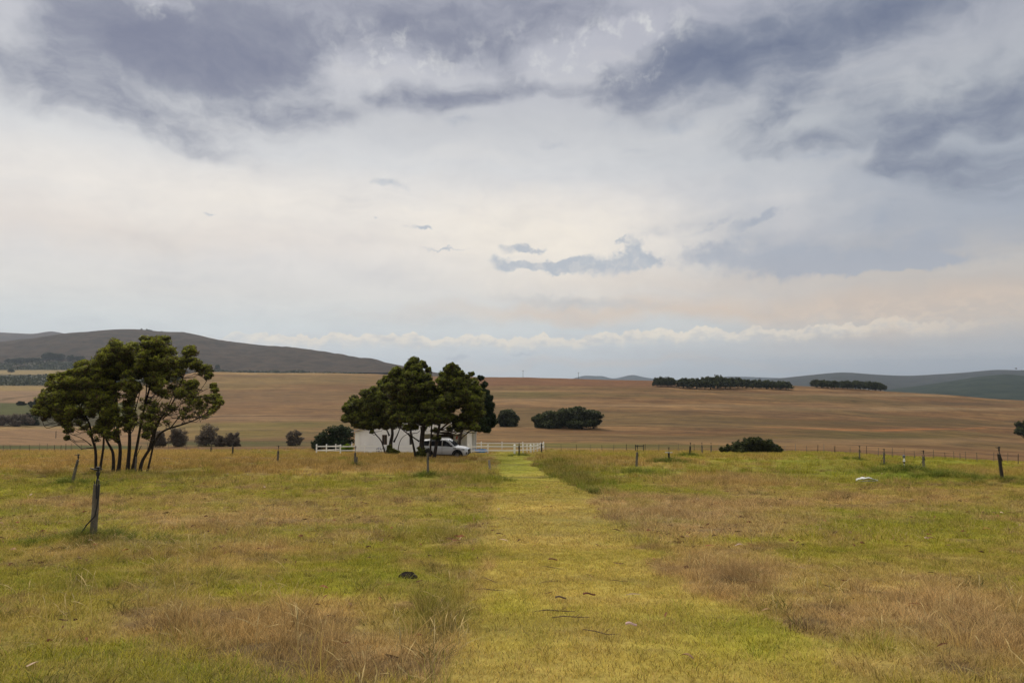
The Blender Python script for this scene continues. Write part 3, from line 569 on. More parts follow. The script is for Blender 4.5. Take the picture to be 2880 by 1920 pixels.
def traced_tree(name, label, group, Y, fx, trunks, clusters, depth, leafmat, barkmat, puffs, leaves, lsize, cat='tree', twig=.012, dshift=0.0, shrink=.86, fill=3.0, fill_below=1e9):
    """trunks: list of (pixel polyline, base radius m, top radius m); clusters: (px, py, r px, density)."""
    a0 = fx(trunks[0][0][0]); x0, _ = ray(*a0); base = Vector((x0*Y, Y, 0)); base.z = gz(base.x, base.y)
    _, bpz = proj(base.x, base.y, base.z)
    bark = MB(); skel = []
    tz = at(0, fx(trunks[0][0][0])[1], Y).z; dz = base.z-tz
    for li, (line, r0, r1) in enumerate(trunks):
        rooted = li == 0 or line[0][1] > trunks[0][0][0][1]-30
        pts = []; n = len(line); off = rng.uniform(-.5, .5)*depth*(.4 if rooted else .15)
        for i, p in enumerate(line):
            k = i/(n-1); q = at(*fx(p), Y+off*k+rng.uniform(-.1, .1)*k); q.z += dz*(1-k) if rooted else 0
            pts.append(q)
        if li == 0 or line[0][1] > trunks[0][0][0][1]-30: pts[0].z = min(pts[0].z, gz(pts[0].x, pts[0].y))-.15
        # smooth it
        f = []
        for i in range(n-1):
            a, b, c, d = pts[max(i-1, 0)], pts[i], pts[i+1], pts[min(i+2, n-1)]
            for s in range(5):
                t = s/5; f.append(.5*((2*b)+(c-a)*t+(2*a-5*b+4*c-d)*t*t+(3*b-a-3*c+d)*t**3))
        f.append(pts[-1]); m = len(f)
        rr = [r0+(r1-r0)*(i/(m-1))**.8 for i in range(m)]; rr[0] *= 1.35; rr[1] *= 1.12
        bark.tube(f, rr, 8); skel += list(zip(f[3:], rr[3:]))
    cl = []
    for px, py, r, den in clusters:
        k = Y/1920; rad = r*k
        q = at(*fx((px, py)), Y+rng.uniform(-.5, .5)*depth+dshift)
        cl.append((q, rad*shrink, den))
    full = [c for c in clusters if c[3] > .22 and c[1] < fill_below]; n0 = len(cl)
    for _ in range(int(len(full)*fill)):
        a, b = full[int(rng.integers(len(full)))], full[int(rng.integers(len(full)))]
        fa, fb = fx((a[0], a[1])), fx((b[0], b[1]))
        if math.hypot(fa[0]-fb[0], fa[1]-fb[1]) > 3.0*a[2]: continue
        t = rng.uniform(.3, .7); q = at(*fx((a[0]*(1-t)+b[0]*t, a[1]*(1-t)+b[1]*t)), Y+rng.uniform(-.5, .5)*depth+dshift); cl.append((q, min(a[2], b[2])*Y/1920*shrink, min(a[3], b[3])))
    twigs = MB()
    for q, rad, den in cl:
        best = min(skel, key=lambda s: (s[0]-q).length+max(0, s[0].z-q.z+.3)*3)
        p, r = best; mid = p.lerp(q, .5); mid.z -= (q-p).length*.10; mid.x += rng.uniform(-.1, .1); ra = max(min(r*.55, .06), .02)
        path = [p, p.lerp(mid, .55)+Vector((0, 0, .02)), mid, mid.lerp(q, .5)+Vector((rng.uniform(-.06, .06), 0, .04)), q]
        twigs.tube(path, [ra, ra*.8, ra*.6, ra*.45, ra*.25], 5, False)
        for _ in range(7):
            d = Vector(rng.normal(size=3)); d.z = abs(d.z)*.9; d.normalize(); s = path[3].lerp(q, rng.uniform(0, 1)); e = s+d*rad*rng.uniform(.6, 1.05)
            twigs.tube([s, s.lerp(e, .5)+Vector((0, 0, -.05*rad)), e], [twig*1.3, twig, twig*.5], 4, False)
    E = empty(name, base, label, cat, group)
    lo = tuple(base)
    def fix(o): o.parent = E; return o
    V = np.concatenate(bark.v+twigs.v)
    tb = MB(); tb.v = bark.v; tb.f = bark.f; tb.n = bark.n
    o = tb.build('trunk', barkmat, None, True, loc=lo); o.location = (0, 0, 0); o.parent = E
    o = twigs.build('branches', barkmat, None, True, loc=lo); o.location = (0, 0, 0); o.parent = E
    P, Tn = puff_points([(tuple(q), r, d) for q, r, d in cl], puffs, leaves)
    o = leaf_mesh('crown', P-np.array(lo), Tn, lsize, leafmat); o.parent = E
    return E

# left clump: five slender trees standing together
Z1 = lambda p: (p[0]/3.267, 900+p[1]/3.267)
YL = hit(330, 1325)[1]
cl_left = [(1330,180,50,1),(1500,200,85,1),(1540,300,85,.9),(1350,270,85,1),(1220,260,70,1),(1050,260,90,1.1),(1010,340,110,1.1),(920,370,80,1),(1180,360,90,1),(1090,450,110,1),(1740,300,75,1),(1690,390,80,.9),(1790,430,60,.8),(1915,450,62,1),(1920,520,58,1),(1960,605,38,.9),(760,430,75,1),(690,500,85,1),(600,510,50,1),(800,480,80,1),(490,540,60,1),(520,630,85,.8),(600,620,70,.7),(420,660,50,.7),(390,740,65,.8),(340,850,55,.8),(460,800,85,.8),(570,760,85,.6),(740,590,90,1),(840,570,80,1),(960,480,60,1),(960,590,80,1),(750,740,80,.9),(860,700,90,.9),(960,760,90,.9),(680,860,80,.8),(780,900,70,.7),(640,1000,55,.8),(620,1085,30,.7),(1180,600,80,.9),(1200,700,70,.6),(1290,500,80,.9),(1430,430,105,1),(1500,520,85,.9),(1400,560,80,.8),(1080,620,60,.6),(1080,830,60,.6),(960,960,70,.6),(1090,960,50,.5),(1620,520,70,.6),(1650,690,75,.8),(1530,690,60,.5),(1580,640,60,.6),(1780,590,55,.5),(1760,750,60,.5),(1850,790,60,.6),(1720,820,60,.35),(1990,710,48,.7),(2020,760,45,.6),(1960,830,45,.35),(1600,820,70,.3),(1400,800,60,.35),(1370,980,65,.8),(1300,750,60,.4),(1880,880,60,.25),(1750,880,60,.25),(1480,900,60,.25),(1350,1060,55,.6),(1000,850,80,.7),(870,820,80,.8),(1450,330,70,.8),(1130,310,70,1),(880,460,70,1),(560,700,70,.7),(1250,620,60,.5),(1600,450,60,.7),(1060,730,60,.6),(430,870,50,.5),(520,880,60,.6),(600,940,55,.6),(1180,850,70,.5),(1250,950,60,.5),(1150,1000,50,.5),(1000,1060,60,.6),(900,1010,60,.6),(1380,900,60,.5),(1450,780,60,.5),(1540,950,50,.35),(1650,900,50,.35),(1820,700,50,.4),(1900,720,45,.4),(1700,600,60,.5),(1450,650,70,.6),(1320,880,50,.5),(780,990,60,.6),(880,1100,40,.5),(1060,1100,40,.4),(1300,430,80,1),(1230,360,80,1),(1560,380,70,.8)]
tr_left = [
 ('slim twin-stemmed tree at the left end of the near clump', [([(880,1392),(878,1200),(845,1080),(820,950),(740,800),(640,650)], .085, .03), ([(912,1397),(948,1180),(960,1000),(1000,800)], .08, .03), ([(838,1150),(760,1090),(660,1050)], .03, .012), ([(830,1030),(700,960),(560,960),(430,990),(390,930)], .035, .012)], lambda x, y: x < 780 or (x < 900 and y > 780)),
 ('tree with two touching pale and dark trunks, second in the near clump', [([(1040,1388),(1038,1220),(980,1100),(940,950),(860,700)], .095, .035), ([(1084,1390),(1105,1200),(1080,1000),(1070,700),(1060,500)], .115, .035)], lambda x, y: 780 <= x < 1120 and not (x < 900 and y > 780)),
 ('straight dark trunked tree in the middle of the near clump', [([(1170,1390),(1190,1150),(1190,900),(1200,650),(1190,450)], .115, .04), ([(1190,1000),(1250,800),(1300,600)], .04, .02)], lambda x, y: 1120 <= x < 1270),
 ('tallest tree of the near clump, leaning right behind a thin stem', [([(1210,1388),(1260,1150),(1310,880),(1380,600),(1430,380),(1500,260)], .09, .03), ([(1245,1390),(1250,1270),(1300,1150)], .03, .015), ([(1330,800),(1350,560),(1340,300)], .04, .02)], lambda x, y: 1270 <= x < 1560 and y < 720),
 ('bent tree at the right end of the near clump with long bare branches', [([(1285,1386),(1310,1290),(1400,1150),(1500,1020),(1700,950),(1860,880),(1990,760)], .11, .02), ([(1370,1190),(1440,950),(1550,820),(1640,640),(1730,400)], .07, .02), ([(1350,1386),(1400,1190),(1430,1020),(1490,880),(1560,760),(1600,650)], .065, .02), ([(1560,1000),(1700,820),(1800,700),(1900,560)], .035, .012), ([(1500,900),(1680,760),(1900,630)], .03, .012)], lambda x, y: x >= 1560 or (x >= 1270 and y >= 720)),
]
for (label, trunks, test) in tr_left:
    sub = [c for c in cl_left if test(c[0], c[1])]
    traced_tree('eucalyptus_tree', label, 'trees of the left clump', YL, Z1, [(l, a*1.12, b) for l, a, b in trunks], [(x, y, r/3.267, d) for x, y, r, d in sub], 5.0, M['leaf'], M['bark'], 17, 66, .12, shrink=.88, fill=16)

# middle clump in front of the house
Z5 = lambda p: (960+p[0]/5.113, 1000+p[1]/5.113)
YM = hit(1190, 1288)[1]; YF = hit(1100, 1279)[1]
cF = [(650,500,90),(700,620,100),(680,740,100),(760,880,90),(800,960,70),(540,1020,70),(640,1020,70),(60,770,60),(100,700,80),(180,620,70),(250,760,110),(330,560,80),(420,540,80),(120,850,90),(230,900,110),(330,680,100),(420,650,100),(450,800,120),(560,480,100),(560,620,110),(600,760,120),(330,880,110),(460,950,100),(600,930,110),(580,400,70),(200,1000,60),(300,1010,70),(420,1030,70),(680,880,100),(440,1100,35),(700,1000,80),(60,930,60),(820,1000,80)]
cG = [(640,330,60),(620,480,80),(740,820,90),(760,930,80),(1300,640,80),(1290,740,80),(1250,850,90),(1240,960,80),(1060,1030,60),(1180,1050,50),(1330,460,50),(1050,100,90),(1000,120,60),(1170,120,55),(1080,200,90),(950,180,50),(1250,220,60),(800,230,70),(900,270,90),(1000,300,100),(1120,320,100),(1230,330,80),(760,320,80),(850,400,100),(960,460,110),(1080,480,110),(1200,460,90),(1290,420,60),(700,450,90),(780,560,110),(900,620,120),(1050,650,120),(1180,600,110),(780,720,110),(920,780,110),(1080,820,110),(1200,760,100),(860,900,100),(1000,930,90),(1130,950,90),(1280,540,60),(920,1040,60)]
cH = [(1420,470,80),(1960,470,70),(2000,560,80),(1980,700,80),(2010,850,80),(1500,930,80),(1600,900,80),(1900,1030,60),(1600,160,75),(1540,200,75),(1660,190,50),(1480,290,80),(1580,300,100),(1680,320,90),(1780,330,70),(1870,270,42),(1440,380,80),(1550,420,110),(1680,440,110),(1800,430,90),(1900,380,70),(1370,540,80),(1480,560,110),(1620,580,120),(1760,560,110),(1890,520,100),(1400,680,90),(1540,700,110),(1680,700,90),(1820,680,110),(1940,650,90),(1330,800,90),(1450,820,90),(1850,820,110),(1960,780,90),(1760,880,60),(1900,950,90),(1650,1010,60),(1780,1020,90),(1350,1080,60),(1335,1190,28),(1250,900,80),(1560,1060,50),(1680,1070,50),(1950,1060,50),(1400,1190,40),(1380,950,70)]
cI = [(2000,330,60),(2050,420,60),(2060,520,80),(2120,620,80),(2150,720,70),(2060,700,90),(2110,830,100),(2180,960,80),(2060,960,110),(2100,1070,70),(1980,900,80),(2160,880,80),(2000,1060,60),(1800,800,100),(1850,1000,90),(1700,950,80)]
sc = lambda L, d=1.0: [(x, y, r/5.113, d) for x, y, r in L]
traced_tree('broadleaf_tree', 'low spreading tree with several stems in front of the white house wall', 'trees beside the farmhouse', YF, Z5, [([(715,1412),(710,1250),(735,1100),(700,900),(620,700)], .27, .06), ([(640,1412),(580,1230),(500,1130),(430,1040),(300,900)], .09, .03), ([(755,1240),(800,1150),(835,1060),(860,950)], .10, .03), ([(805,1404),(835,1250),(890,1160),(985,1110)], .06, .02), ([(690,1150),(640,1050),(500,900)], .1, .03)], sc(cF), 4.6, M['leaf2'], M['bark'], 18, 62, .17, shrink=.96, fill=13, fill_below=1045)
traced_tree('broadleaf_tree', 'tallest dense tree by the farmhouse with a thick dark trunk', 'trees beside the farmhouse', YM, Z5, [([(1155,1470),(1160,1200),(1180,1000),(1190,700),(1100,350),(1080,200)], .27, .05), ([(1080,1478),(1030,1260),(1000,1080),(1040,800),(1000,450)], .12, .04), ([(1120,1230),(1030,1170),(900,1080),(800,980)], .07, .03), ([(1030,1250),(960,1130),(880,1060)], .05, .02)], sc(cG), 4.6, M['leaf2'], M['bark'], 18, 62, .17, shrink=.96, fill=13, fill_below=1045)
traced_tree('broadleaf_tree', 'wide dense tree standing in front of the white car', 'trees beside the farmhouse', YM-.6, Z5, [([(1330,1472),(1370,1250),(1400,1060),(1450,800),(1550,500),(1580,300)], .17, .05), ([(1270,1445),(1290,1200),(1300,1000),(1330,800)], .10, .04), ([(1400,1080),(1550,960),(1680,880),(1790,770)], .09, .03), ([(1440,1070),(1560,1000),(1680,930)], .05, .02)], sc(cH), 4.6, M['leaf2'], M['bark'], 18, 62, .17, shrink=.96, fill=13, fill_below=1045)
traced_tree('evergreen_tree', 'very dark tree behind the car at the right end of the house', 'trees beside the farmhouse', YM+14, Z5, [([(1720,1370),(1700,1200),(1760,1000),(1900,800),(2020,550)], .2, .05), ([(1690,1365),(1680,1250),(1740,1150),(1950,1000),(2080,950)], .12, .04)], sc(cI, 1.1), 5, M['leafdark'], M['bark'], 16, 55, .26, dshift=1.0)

def shrub(name, label, group, px, py, wpx, hpx, leafmat, Y=None, den=1.0, lsize=None, lumps=7, stems=True, cat='shrub', dome=.9, top=None, depth=.8, prot=None):
    """rounded bush: width and height in photo pixels at its own distance"""
    if Y is None: x, Y = hit(px, py)
    b = ground(px, Y); k = Y/1920; w = wpx*k/2; h = hpx*k
    E = empty(name, b, label, cat, group)
    s = MB()
    cl = []
    for i in range(lumps):
        t = (i+.5)/lumps*2-1; t += rng.uniform(-.5, .5)/lumps
        hh = h*math.sqrt(max(0, 1-(abs(t)**2.2)*dome))*rng.uniform(.88, 1.05) if top is None else h*np.interp(t, [p[0] for p in top], [p[1] for p in top])*rng.uniform(.94, 1.04)
        r = min(max(h*.26, w/lumps*1.25), hh*.55)
        yy = rng.uniform(-.5, .5)*w*depth*math.sqrt(max(.1, 1-t*t))
        cl.append(((t*(w-r*.8), yy, max(hh-r*.85, r*.5)), r, den))
        if hh > r*2.2:
            cl.append(((t*(w-r)*.95, yy*.6, hh*.42), r*1.15, den))
            cl.append(((t*(w-r)*.9+rng.uniform(-.3, .3)*r, -yy, hh*.2), r*1.0, den))
        s.tube([(t*w*.3, 0, -.15), (t*w*.6, yy*.4, hh*.35), (t*(w-r), yy, hh-r)], [max(.03, h*.02), h*.015+.01, .01], 5)
    s.build('stems', M['bark'], E)
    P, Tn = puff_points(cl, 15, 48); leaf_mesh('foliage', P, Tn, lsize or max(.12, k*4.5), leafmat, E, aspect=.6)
    return E
G1 = 'round bushes on the hillside'
shrub('evergreen_bush', 'dark leafy tree bush at the left corner of the white house', None, 934, 1253, 138, 74, M['leafdark'], Y=104, lumps=8, top=[(-1, .25), (-.6, .6), (-.2, .85), (.3, 1), (1, .9)], lsize=.24)
shrub('shrub', 'small bright lime green shrub beside the white house', None, 978, 1252, 44, 24, M['leaflime'], Y=96, lumps=5, lsize=.15)
shrub('shrub', 'small leafy shoots at the foot of the thick trunk', None, 1185, 1287, 28, 34, M['leaf2'], Y=YM-.3, lumps=4, lsize=.15)
shrub('shrub', 'little green shrub at the base of the many-stemmed tree', None, 1110, 1277, 34, 16, M['leaf2'], Y=YF-.6, lumps=4, lsize=.15)
shrub('shrub', 'tuft of leafy shoots on the trunk side before the car', None, 1098, 1270, 16, 28, M['leaf2'], Y=YF-.4, lumps=3, lsize=.15)
shrub('milkwood_bush', 'round dark bush just right of the big trees', G1, 1428, 1196, 68, 46, M['leafbush'], lumps=9, lsize=.55)
shrub('milkwood_bush', 'long flat-topped dark thicket alone on the middle slope', G1, 1596, 1204, 208, 56, M['leafbush'], lumps=20, top=[(-1, .6), (-.6, .8), (-.1, .95), (.3, 1.03), (.75, .92), (1, .75)], lsize=.5)
shrub('milkwood_bush', 'low dome-shaped dark bush behind the wire fence', G1, 2110, 1274, 176, 48, M['leafbush'], lumps=18, top=[(-1, .3), (-.7, .5), (-.3, .75), (.0, .98), (.35, .85), (.7, .72), (1, .3)], lsize=.22)
shrub('milkwood_bush', 'dark bush cut off by the right edge', G1, 2886, 1234, 92, 48, M['leafbush'], lumps=7, lsize=.5)
for label, px, py, w, h in [('grey leafless shrub nearest the left tree clump', 505, 1249, 60, 56), ('pair of tangled twiggy grey shrubs, tallest of their row', 588, 1248, 74, 60), ('rounded twiggy shrub at the right end of the row', 657, 1246, 56, 42), ('bare shrub half hidden by the near tree clump', 452, 1250, 56, 48), ('low dull shrub between two taller grey ones', 622, 1247, 44, 30)]:
    shrub('bare_shrub', label, 'bare grey shrubs along the ditch', px, py, w, h, M['leafgrey'], Y=128+rng.uniform(-3, 3), den=.85, lumps=6, lsize=.20)
shrub('bare_shrub', 'single brown egg-shaped shrub left of the white fence', None, 830, 1247, 54, 42, M['leafgrey'], Y=128, den=.9, lumps=5, lsize=.20)
for label, px, py, w, h, m_, g in [('dull brown thicket by the left edge', 40, 1199, 130, 34, 'leafgrey', 1), ('dark green bush in the hollow at the left', 88, 1194, 62, 34, 'leafolive', 1), ('small green bush above the hollow', 62, 1139, 34, 12, 'leafolive', 1), ('green bush beside the near clump, in the valley', 108, 1144, 50, 26, 'leafolive', 1), ('brown bush at the very left of the hollow', -10, 1197, 60, 40, 'leafgrey', 1)]:
    shrub('valley_bush', label, 'bushes in the left hollow', px, py, w, h, M[m_], lumps=6, lsize=.45)
# hilltop groves: single trees, copied
def tree_proto(name, w, h, leafmat, seed, trunk=.16, lsize=.9):
    E = empty(name, (0, 0, -2000), 'x', 'tree'); s = MB()
    s.tube([(0, 0, -.6), (rng.uniform(-.2, .2), 0, h*.4), (0, 0, h*.75)], [h*.045, h*.03, h*.012], 6)
    for i in range(6):
        a = i*1.05+seed; s.tube([(0, 0, h*.2), (math.cos(a)*w*.18, math.sin(a)*w*.18, h*.45), (math.cos(a)*w*.35, math.sin(a)*w*.35, h*.7)], [h*.02, h*.015, h*.006], 4)
    s.build('trunk', M['bark'], E); cl = []
    for i in range(16):
        a = rng.uniform(0, 6.28); rr = math.sqrt(rng.uniform(0, 1))*w*.36; z = h*(.93-.45*(rr/(w*.36))**2*rng.uniform(.5, 1))-h*.22
        cl.append(((math.cos(a)*rr, math.sin(a)*rr, z), h*.21*rng.uniform(.8, 1.2), 1))
    for i in range(12):
        a = i*.55; cl.append(((math.cos(a)*w*.33, math.sin(a)*w*.33, h*(.24 if i % 2 else .4)), h*.24, 1))
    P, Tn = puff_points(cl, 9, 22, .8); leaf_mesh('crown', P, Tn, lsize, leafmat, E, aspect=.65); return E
protos = [tree_proto('hilltop_tree', 14, 10, M['leafbush'], i) for i in range(3)]
pine = [tree_proto('pine_tree', 9, 13, M['leafolive'], i+5, lsize=.9) for i in range(2)]
used = {}
ORD = ['leftmost', 'second', 'third', 'fourth', 'fifth', 'sixth', 'seventh', 'eighth', 'ninth', 'tenth', 'eleventh', 'twelfth', 'thirteenth', 'fourteenth', 'fifteenth', 'sixteenth', 'seventeenth', 'eighteenth', 'nineteenth', 'twentieth', 'twenty-first', 'twenty-second', 'twenty-third']
def place(proto, px, Y, wpx, hpx, label, group, base=None, ph=10, pw=14):
    if proto.name in used: o = copy_tree(proto)
    else: o = proto; used[proto.name] = 1
    g = ground(px, Y); k = Y/1920
    o.location = g; o.rotation_euler = (0, 0, rng.uniform(0, 6.28)); o.scale = (wpx*k/pw, wpx*k/pw, hpx*k/ph)
    o['label'] = label; o['category'] = 'tree'; o['group'] = group
    return o
def grove(x0, x1, tops, Ypy, n, group, word, w=48, row2=True):
    for i in range(n):
        t = (i+.5)/n; px = x0+(x1-x0)*t+rng.uniform(-3, 3); Y = hit(px, np.interp(px, [p[0] for p in Ypy], [p[1] for p in Ypy]))[1]
        h = np.interp(px, [p[0] for p in tops], [p[1] for p in tops]); 
        place(protos[i % 3], px, Y-4+rng.uniform(-3, 9), w*rng.uniform(.9, 1.15), h*rng.uniform(.93, 1.06), '%s tree from the left in %s' % (ORD[i], word) if i else 'leftmost tree in %s' % word, group)
grove(1838, 1897, [(1840, 28), (1865, 32), (1897, 28)], [(1838, 1087), (1897, 1087)], 4, 'small grove on the crest', 'the small round grove on the crest', 34)
grove(1912, 2220, [(1905, 32), (1960, 36), (2015, 42), (2060, 36), (2100, 30), (2220, 26)], [(1905, 1091), (2220, 1094)], 16, 'long grove on the crest', 'the long grove on the crest', 46)
grove(2284, 2486, [(2284, 28), (2320, 26), (2400, 27), (2450, 30), (2486, 26)], [(2284, 1087), (2400, 1094), (2490, 1101)], 11, 'third grove on the crest', 'the grove at the right of the crest', 36)
# belt of pines and bush on the left hillside
def hill_hit(px, py):               # point on the face of the brown hill
    cy = float(np.interp(px, HILL[1][0], HILL[1][1])); zc = ray(px, cy)[1]*1900; zb = ray(px, 1047)[1]*1400
    for S in np.linspace(0, 1, 400):
        Y = 1400+500*S; z = zb+(zc-zb)*(.18*S+.82*math.sin(S*math.pi/2)**1.3)
        if proj(0, Y, z+CAM_Z)[1] <= py: break
    return Vector(((px-1440)/1920*Y, Y, z+CAM_Z-2))
VT = 'trees of the far left valley'
for i, (px, py, w, h, what) in enumerate([(128, 1010, 18, 24, 'tall pine at the left of the dark plantation row'), (141, 1010, 18, 25, 'second tall pine of the dark plantation row'), (155, 1011, 18, 24, 'third tall pine of the dark plantation row'), (170, 1011, 20, 23, 'fourth tall pine, right end of the plantation row'), (198, 1012, 19, 20, 'lone pine between two pine rows'), (218, 1012, 14, 16, 'left pine of the short pair'), (230, 1012, 14, 16, 'right pine of the short pair'), (34, 1019, 30, 16, 'low dark tree near the left edge of the valley'), (60, 1018, 30, 18, 'broad dark tree left of the plantation'), (88, 1018, 26, 18, 'pointed dark tree beside the plantation'), (108, 1016, 22, 15, 'small dark tree touching the plantation'), (30, 1052, 14, 15, 'single round tree in the golden valley field'), (612, 1036, 12, 16, 'solitary dark tree at the foot of the brown hill')]):
    o = place(pine[i % 2], px, 1200, w, h, what, VT, ph=13, pw=9)
    if py < 1045: q = hill_hit(px, py); k = q.y/1920; o.location = q; o.scale = (w*k/9, w*k/9, h*k/13)
def belt(name, label, x0, x1, y0, y1, py_top, py_bot, n, leafmat, size, hh):
    """a far-off strip of bush nobody could count"""
    P = []
    for _ in range(n):
        px = rng.uniform(x0, x1); py = rng.uniform(np.interp(px, [x0, x1], py_top), np.interp(px, [x0, x1], py_bot)); x, Y = hit(px, py, y0, y1)
        r = hh*rng.uniform(.5, 1.2)*(.6+.8*float(vnoise(np.array([px/14.0]), np.array([3.0]))[0])); m = 26
        q = rng.normal(size=(m, 3)); q /= np.linalg.norm(q, axis=1, keepdims=True); q[:, 2] = np.abs(q[:, 2])
        P.append(np.array((x, Y, gz(x, Y)+.2))+q*np.array((r*1.5, r*1.5, r)))
    P = np.concatenate(P); o = leaf_mesh(name, P, rng.uniform(0, 1, len(P)), size, leafmat, aspect=.8); tag(o, label, kind='stuff'); return o
P = []
for _ in range(900):
    px = rng.uniform(-60, 470); q0 = hill_hit(px, rng.uniform(np.interp(px, [0, 130, 260, 470], [1020, 1012, 1016, 1032])+6, 1046)); rr_ = 7*rng.uniform(.5, 1.3)
    q = rng.normal(size=(18, 3)); q /= np.linalg.norm(q, axis=1, keepdims=True); q[:, 2] = np.abs(q[:, 2]); P.append(np.array(q0)+q*np.array((rr_*1.6, rr_, rr_*.8)))
P = np.concatenate(P); tag(leaf_mesh('valley_wood', P, rng.uniform(0, 1, len(P)), 4.0, M['leafolive'], aspect=.8), 'dark green bushland below the pine plantation', kind='stuff')
belt('valley_scrub', 'dark scrub belt between the golden valley fields', -60, 500, 500, 1100, (1062, 1064), (1086, 1078), 420, M['leafolive'], 2.6, 4.5)
P = []
for _ in range(520):
    px = rng.uniform(585, 1230); k = rng.uniform(0, 1); Y = 1380+15*k; b = at(px, np.interp(px, [585, 900, 1230], [1043, 1049, 1062]), Y); r = rng.uniform(4, 8)*(.5+1.0*float(vnoise(np.array([px/22.0]), np.array([1.5]))[0]))
    q = rng.normal(size=(22, 3)); q /= np.linalg.norm(q, axis=1, keepdims=True); P.append(np.array((b.x, Y, b.z-4))+q*np.array((r*1.7, r, r)))
P = np.concatenate(P); tag(leaf_mesh('hillfoot_wood', P, rng.uniform(0, 1, len(P)), 3.6, M['leafolive'], aspect=.8), 'dark tree belt along the foot of the brown hill', kind='stuff')
# tiny trees on the skyline of the hill
SK = 'tiny trees on the hill skyline'
for i, px in enumerate([272, 277, 284, 289, 398, 413, 418, 421, 426, 455, 512, 517, 720, 745, 762, 797, 935]):
    cy = np.interp(px, [p[0] for p in LEFTLINE], [p[1] for p in LEFTLINE]); b = at(px, cy+1.5, 1880); k = 1880/1920
    o = copy_tree(pine[i % 2]); h = rng.uniform(3, 5.5); o.location = b-Vector((0, 0, 1)); o.scale = (4.5*k/9, 4.5*k/9, (h+1.5)*k/13); o['label'] = 'tiny dark tree on the skyline of the brown hill'; o['category'] = 'tree'; o['group'] = SK
# power poles on the crest
for px, label in [(1471, 'thin power pole on the crest right of the house trees'), (1627, 'thin power pole before the far blue mountains'), (2136, 'faint lattice pole behind the long grove')]:
    g = ground(px, 575); mb = MB(); mb.tube([(g.x, g.y, g.z-1), (g.x, g.y, g.z+6)], [.16, .12], 6); mb.box((g.x, g.y, g.z+5.4), (2.2, .12, .14))
    tag(mb.build('power_pole', M['wooddark']), label, 'pole', 'power poles on the crest')

# ---------------------------------------------------------------- the farmhouse
YH = 92
def GX(px, Y=YH): return ray(px, 1200)[0]*Y
hb = ground(1165, YH); hz0 = min(gz(GX(1000), YH), hb.z)
X0, X1, XM, XR = GX(1000), GX(1330), GX(1182), GX(1316)
He = at(1000, 1213, YH).z-hz0; Hr = at(1165, 1158, YH).z-hz0; xc = GX(1165); DEP = 9
H = empty('farmhouse', (xc, YH, hz0), 'white gabled farmhouse with a shaded open verandah behind the trees', 'house')
def rel(v): return [(p[0]-xc, p[1]-YH, p[2]-hz0) for p in v]
def hp(name, mb, m, par=None, smooth=False):
    o = mb.build(name, m, None, smooth, loc=(xc, YH, hz0)); o.location = (0, 0, 0); o.parent = par or H; return o
def gz_at(x): return He+(Hr-He)*max(0, 1-abs(x-xc)/((X1-X0)/2))
w = MB(); T_ = .3
def prism(mb, pts, y0, y1):          # outline in x,z pushed through y
    n = len(pts); mb.add([(p[0], y0, hz0+p[1]) for p in pts]+[(p[0], y1, hz0+p[1]) for p in pts], [tuple(range(n)), tuple(range(2*n-1, n-1, -1))]+[(i, i+n, (i+1) % n+n, (i+1) % n) for i in range(n)])
# left block front wall, with openings cut by building it in panels
w1a, w1b = GX(1075), GX(1089); w2a, w2b = GX(1152), GX(1161)
zl, zh = at(0, 1250, YH).z-hz0, at(0, 1222, YH).z-hz0
for a, b in ((X0, w1a), (w1b, w2a), (w2b, XM)): prism(w, [(a, -.6), (b, -.6), (b, He), (a, He)], YH, YH+T_)
for a, b in ((w1a, w1b), (w2a, w2b)):
    prism(w, [(a, -.6), (b, -.6), (b, zl), (a, zl)], YH, YH+T_); prism(w, [(a, zh), (b, zh), (b, He), (a, He)], YH, YH+T_)
prism(w, [(X0, -.6), (X0+T_, -.6), (X0+T_, He), (X0, He)], YH+T_, YH+DEP)
prism(w, [(XM-T_, -.6), (XM, -.6), (XM, He), (XM-T_, He)], YH+T_, YH+DEP)
prism(w, [(XM, -.6), (X1, -.6), (X1, He), (XM, He)], YH+4.2, YH+4.5)
prism(w, [(X0, He), (X1, He), (X1, He+.02), (xc, Hr), (X0, He+.02)], YH+.02, YH+T_)
prism(w, [(X0, He), (X1, He), (xc, Hr)], YH+DEP-T_, YH+DEP)
prism(w, [(X0, -.6), (X1, -.6), (X1, He), (X0, He)], YH+DEP+.01, YH+DEP+T_)
hp('wall', w, M['wall'])
pl = MB(); pl.box((X0+.28, YH-.06, hz0+He/2-.2), (.62, .12, He+.4)); hp('pilaster', pl, M['white'])
for s in (-1, 1):
    r = MB(); e = X0-.5 if s < 0 else X1+.5; ez = He-.5*(Hr-He)/((X1-X0)/2)+.05
    v = [(e, YH-.45, hz0+ez), (xc, YH-.45, hz0+Hr+.05), (xc, YH+DEP+.4, hz0+Hr+.05), (e, YH+DEP+.4, hz0+ez)]
    v += [(p[0], p[1], p[2]+.12) for p in v]
    r.add(v, [(0, 1, 2, 3), (7, 6, 5, 4), (0, 4, 5, 1), (2, 6, 7, 3), (3, 7, 4, 0), (1, 5, 6, 2)]); hp('roof', r, M['roof'])
for px, s in ((1320, .62),):
    c = MB(); c.box((GX(px), YH+.3, hz0+He/2-.3), (s, .6, He+.6)); hp('verandah_pillar', c, M['white'])
c = MB(); c.box(((XM+XR)/2, YH+.17, hz0+He-.16), (XR-XM-.3, .22, .34)); hp('verandah_beam', c, M['white'])
for px in (1215, 1262, 1290):
    c = MB(); c.box((GX(px), YH+.5, hz0+He/2-.35), (.16, .16, He-.1)); hp('verandah_post', c, M['wooddark'])
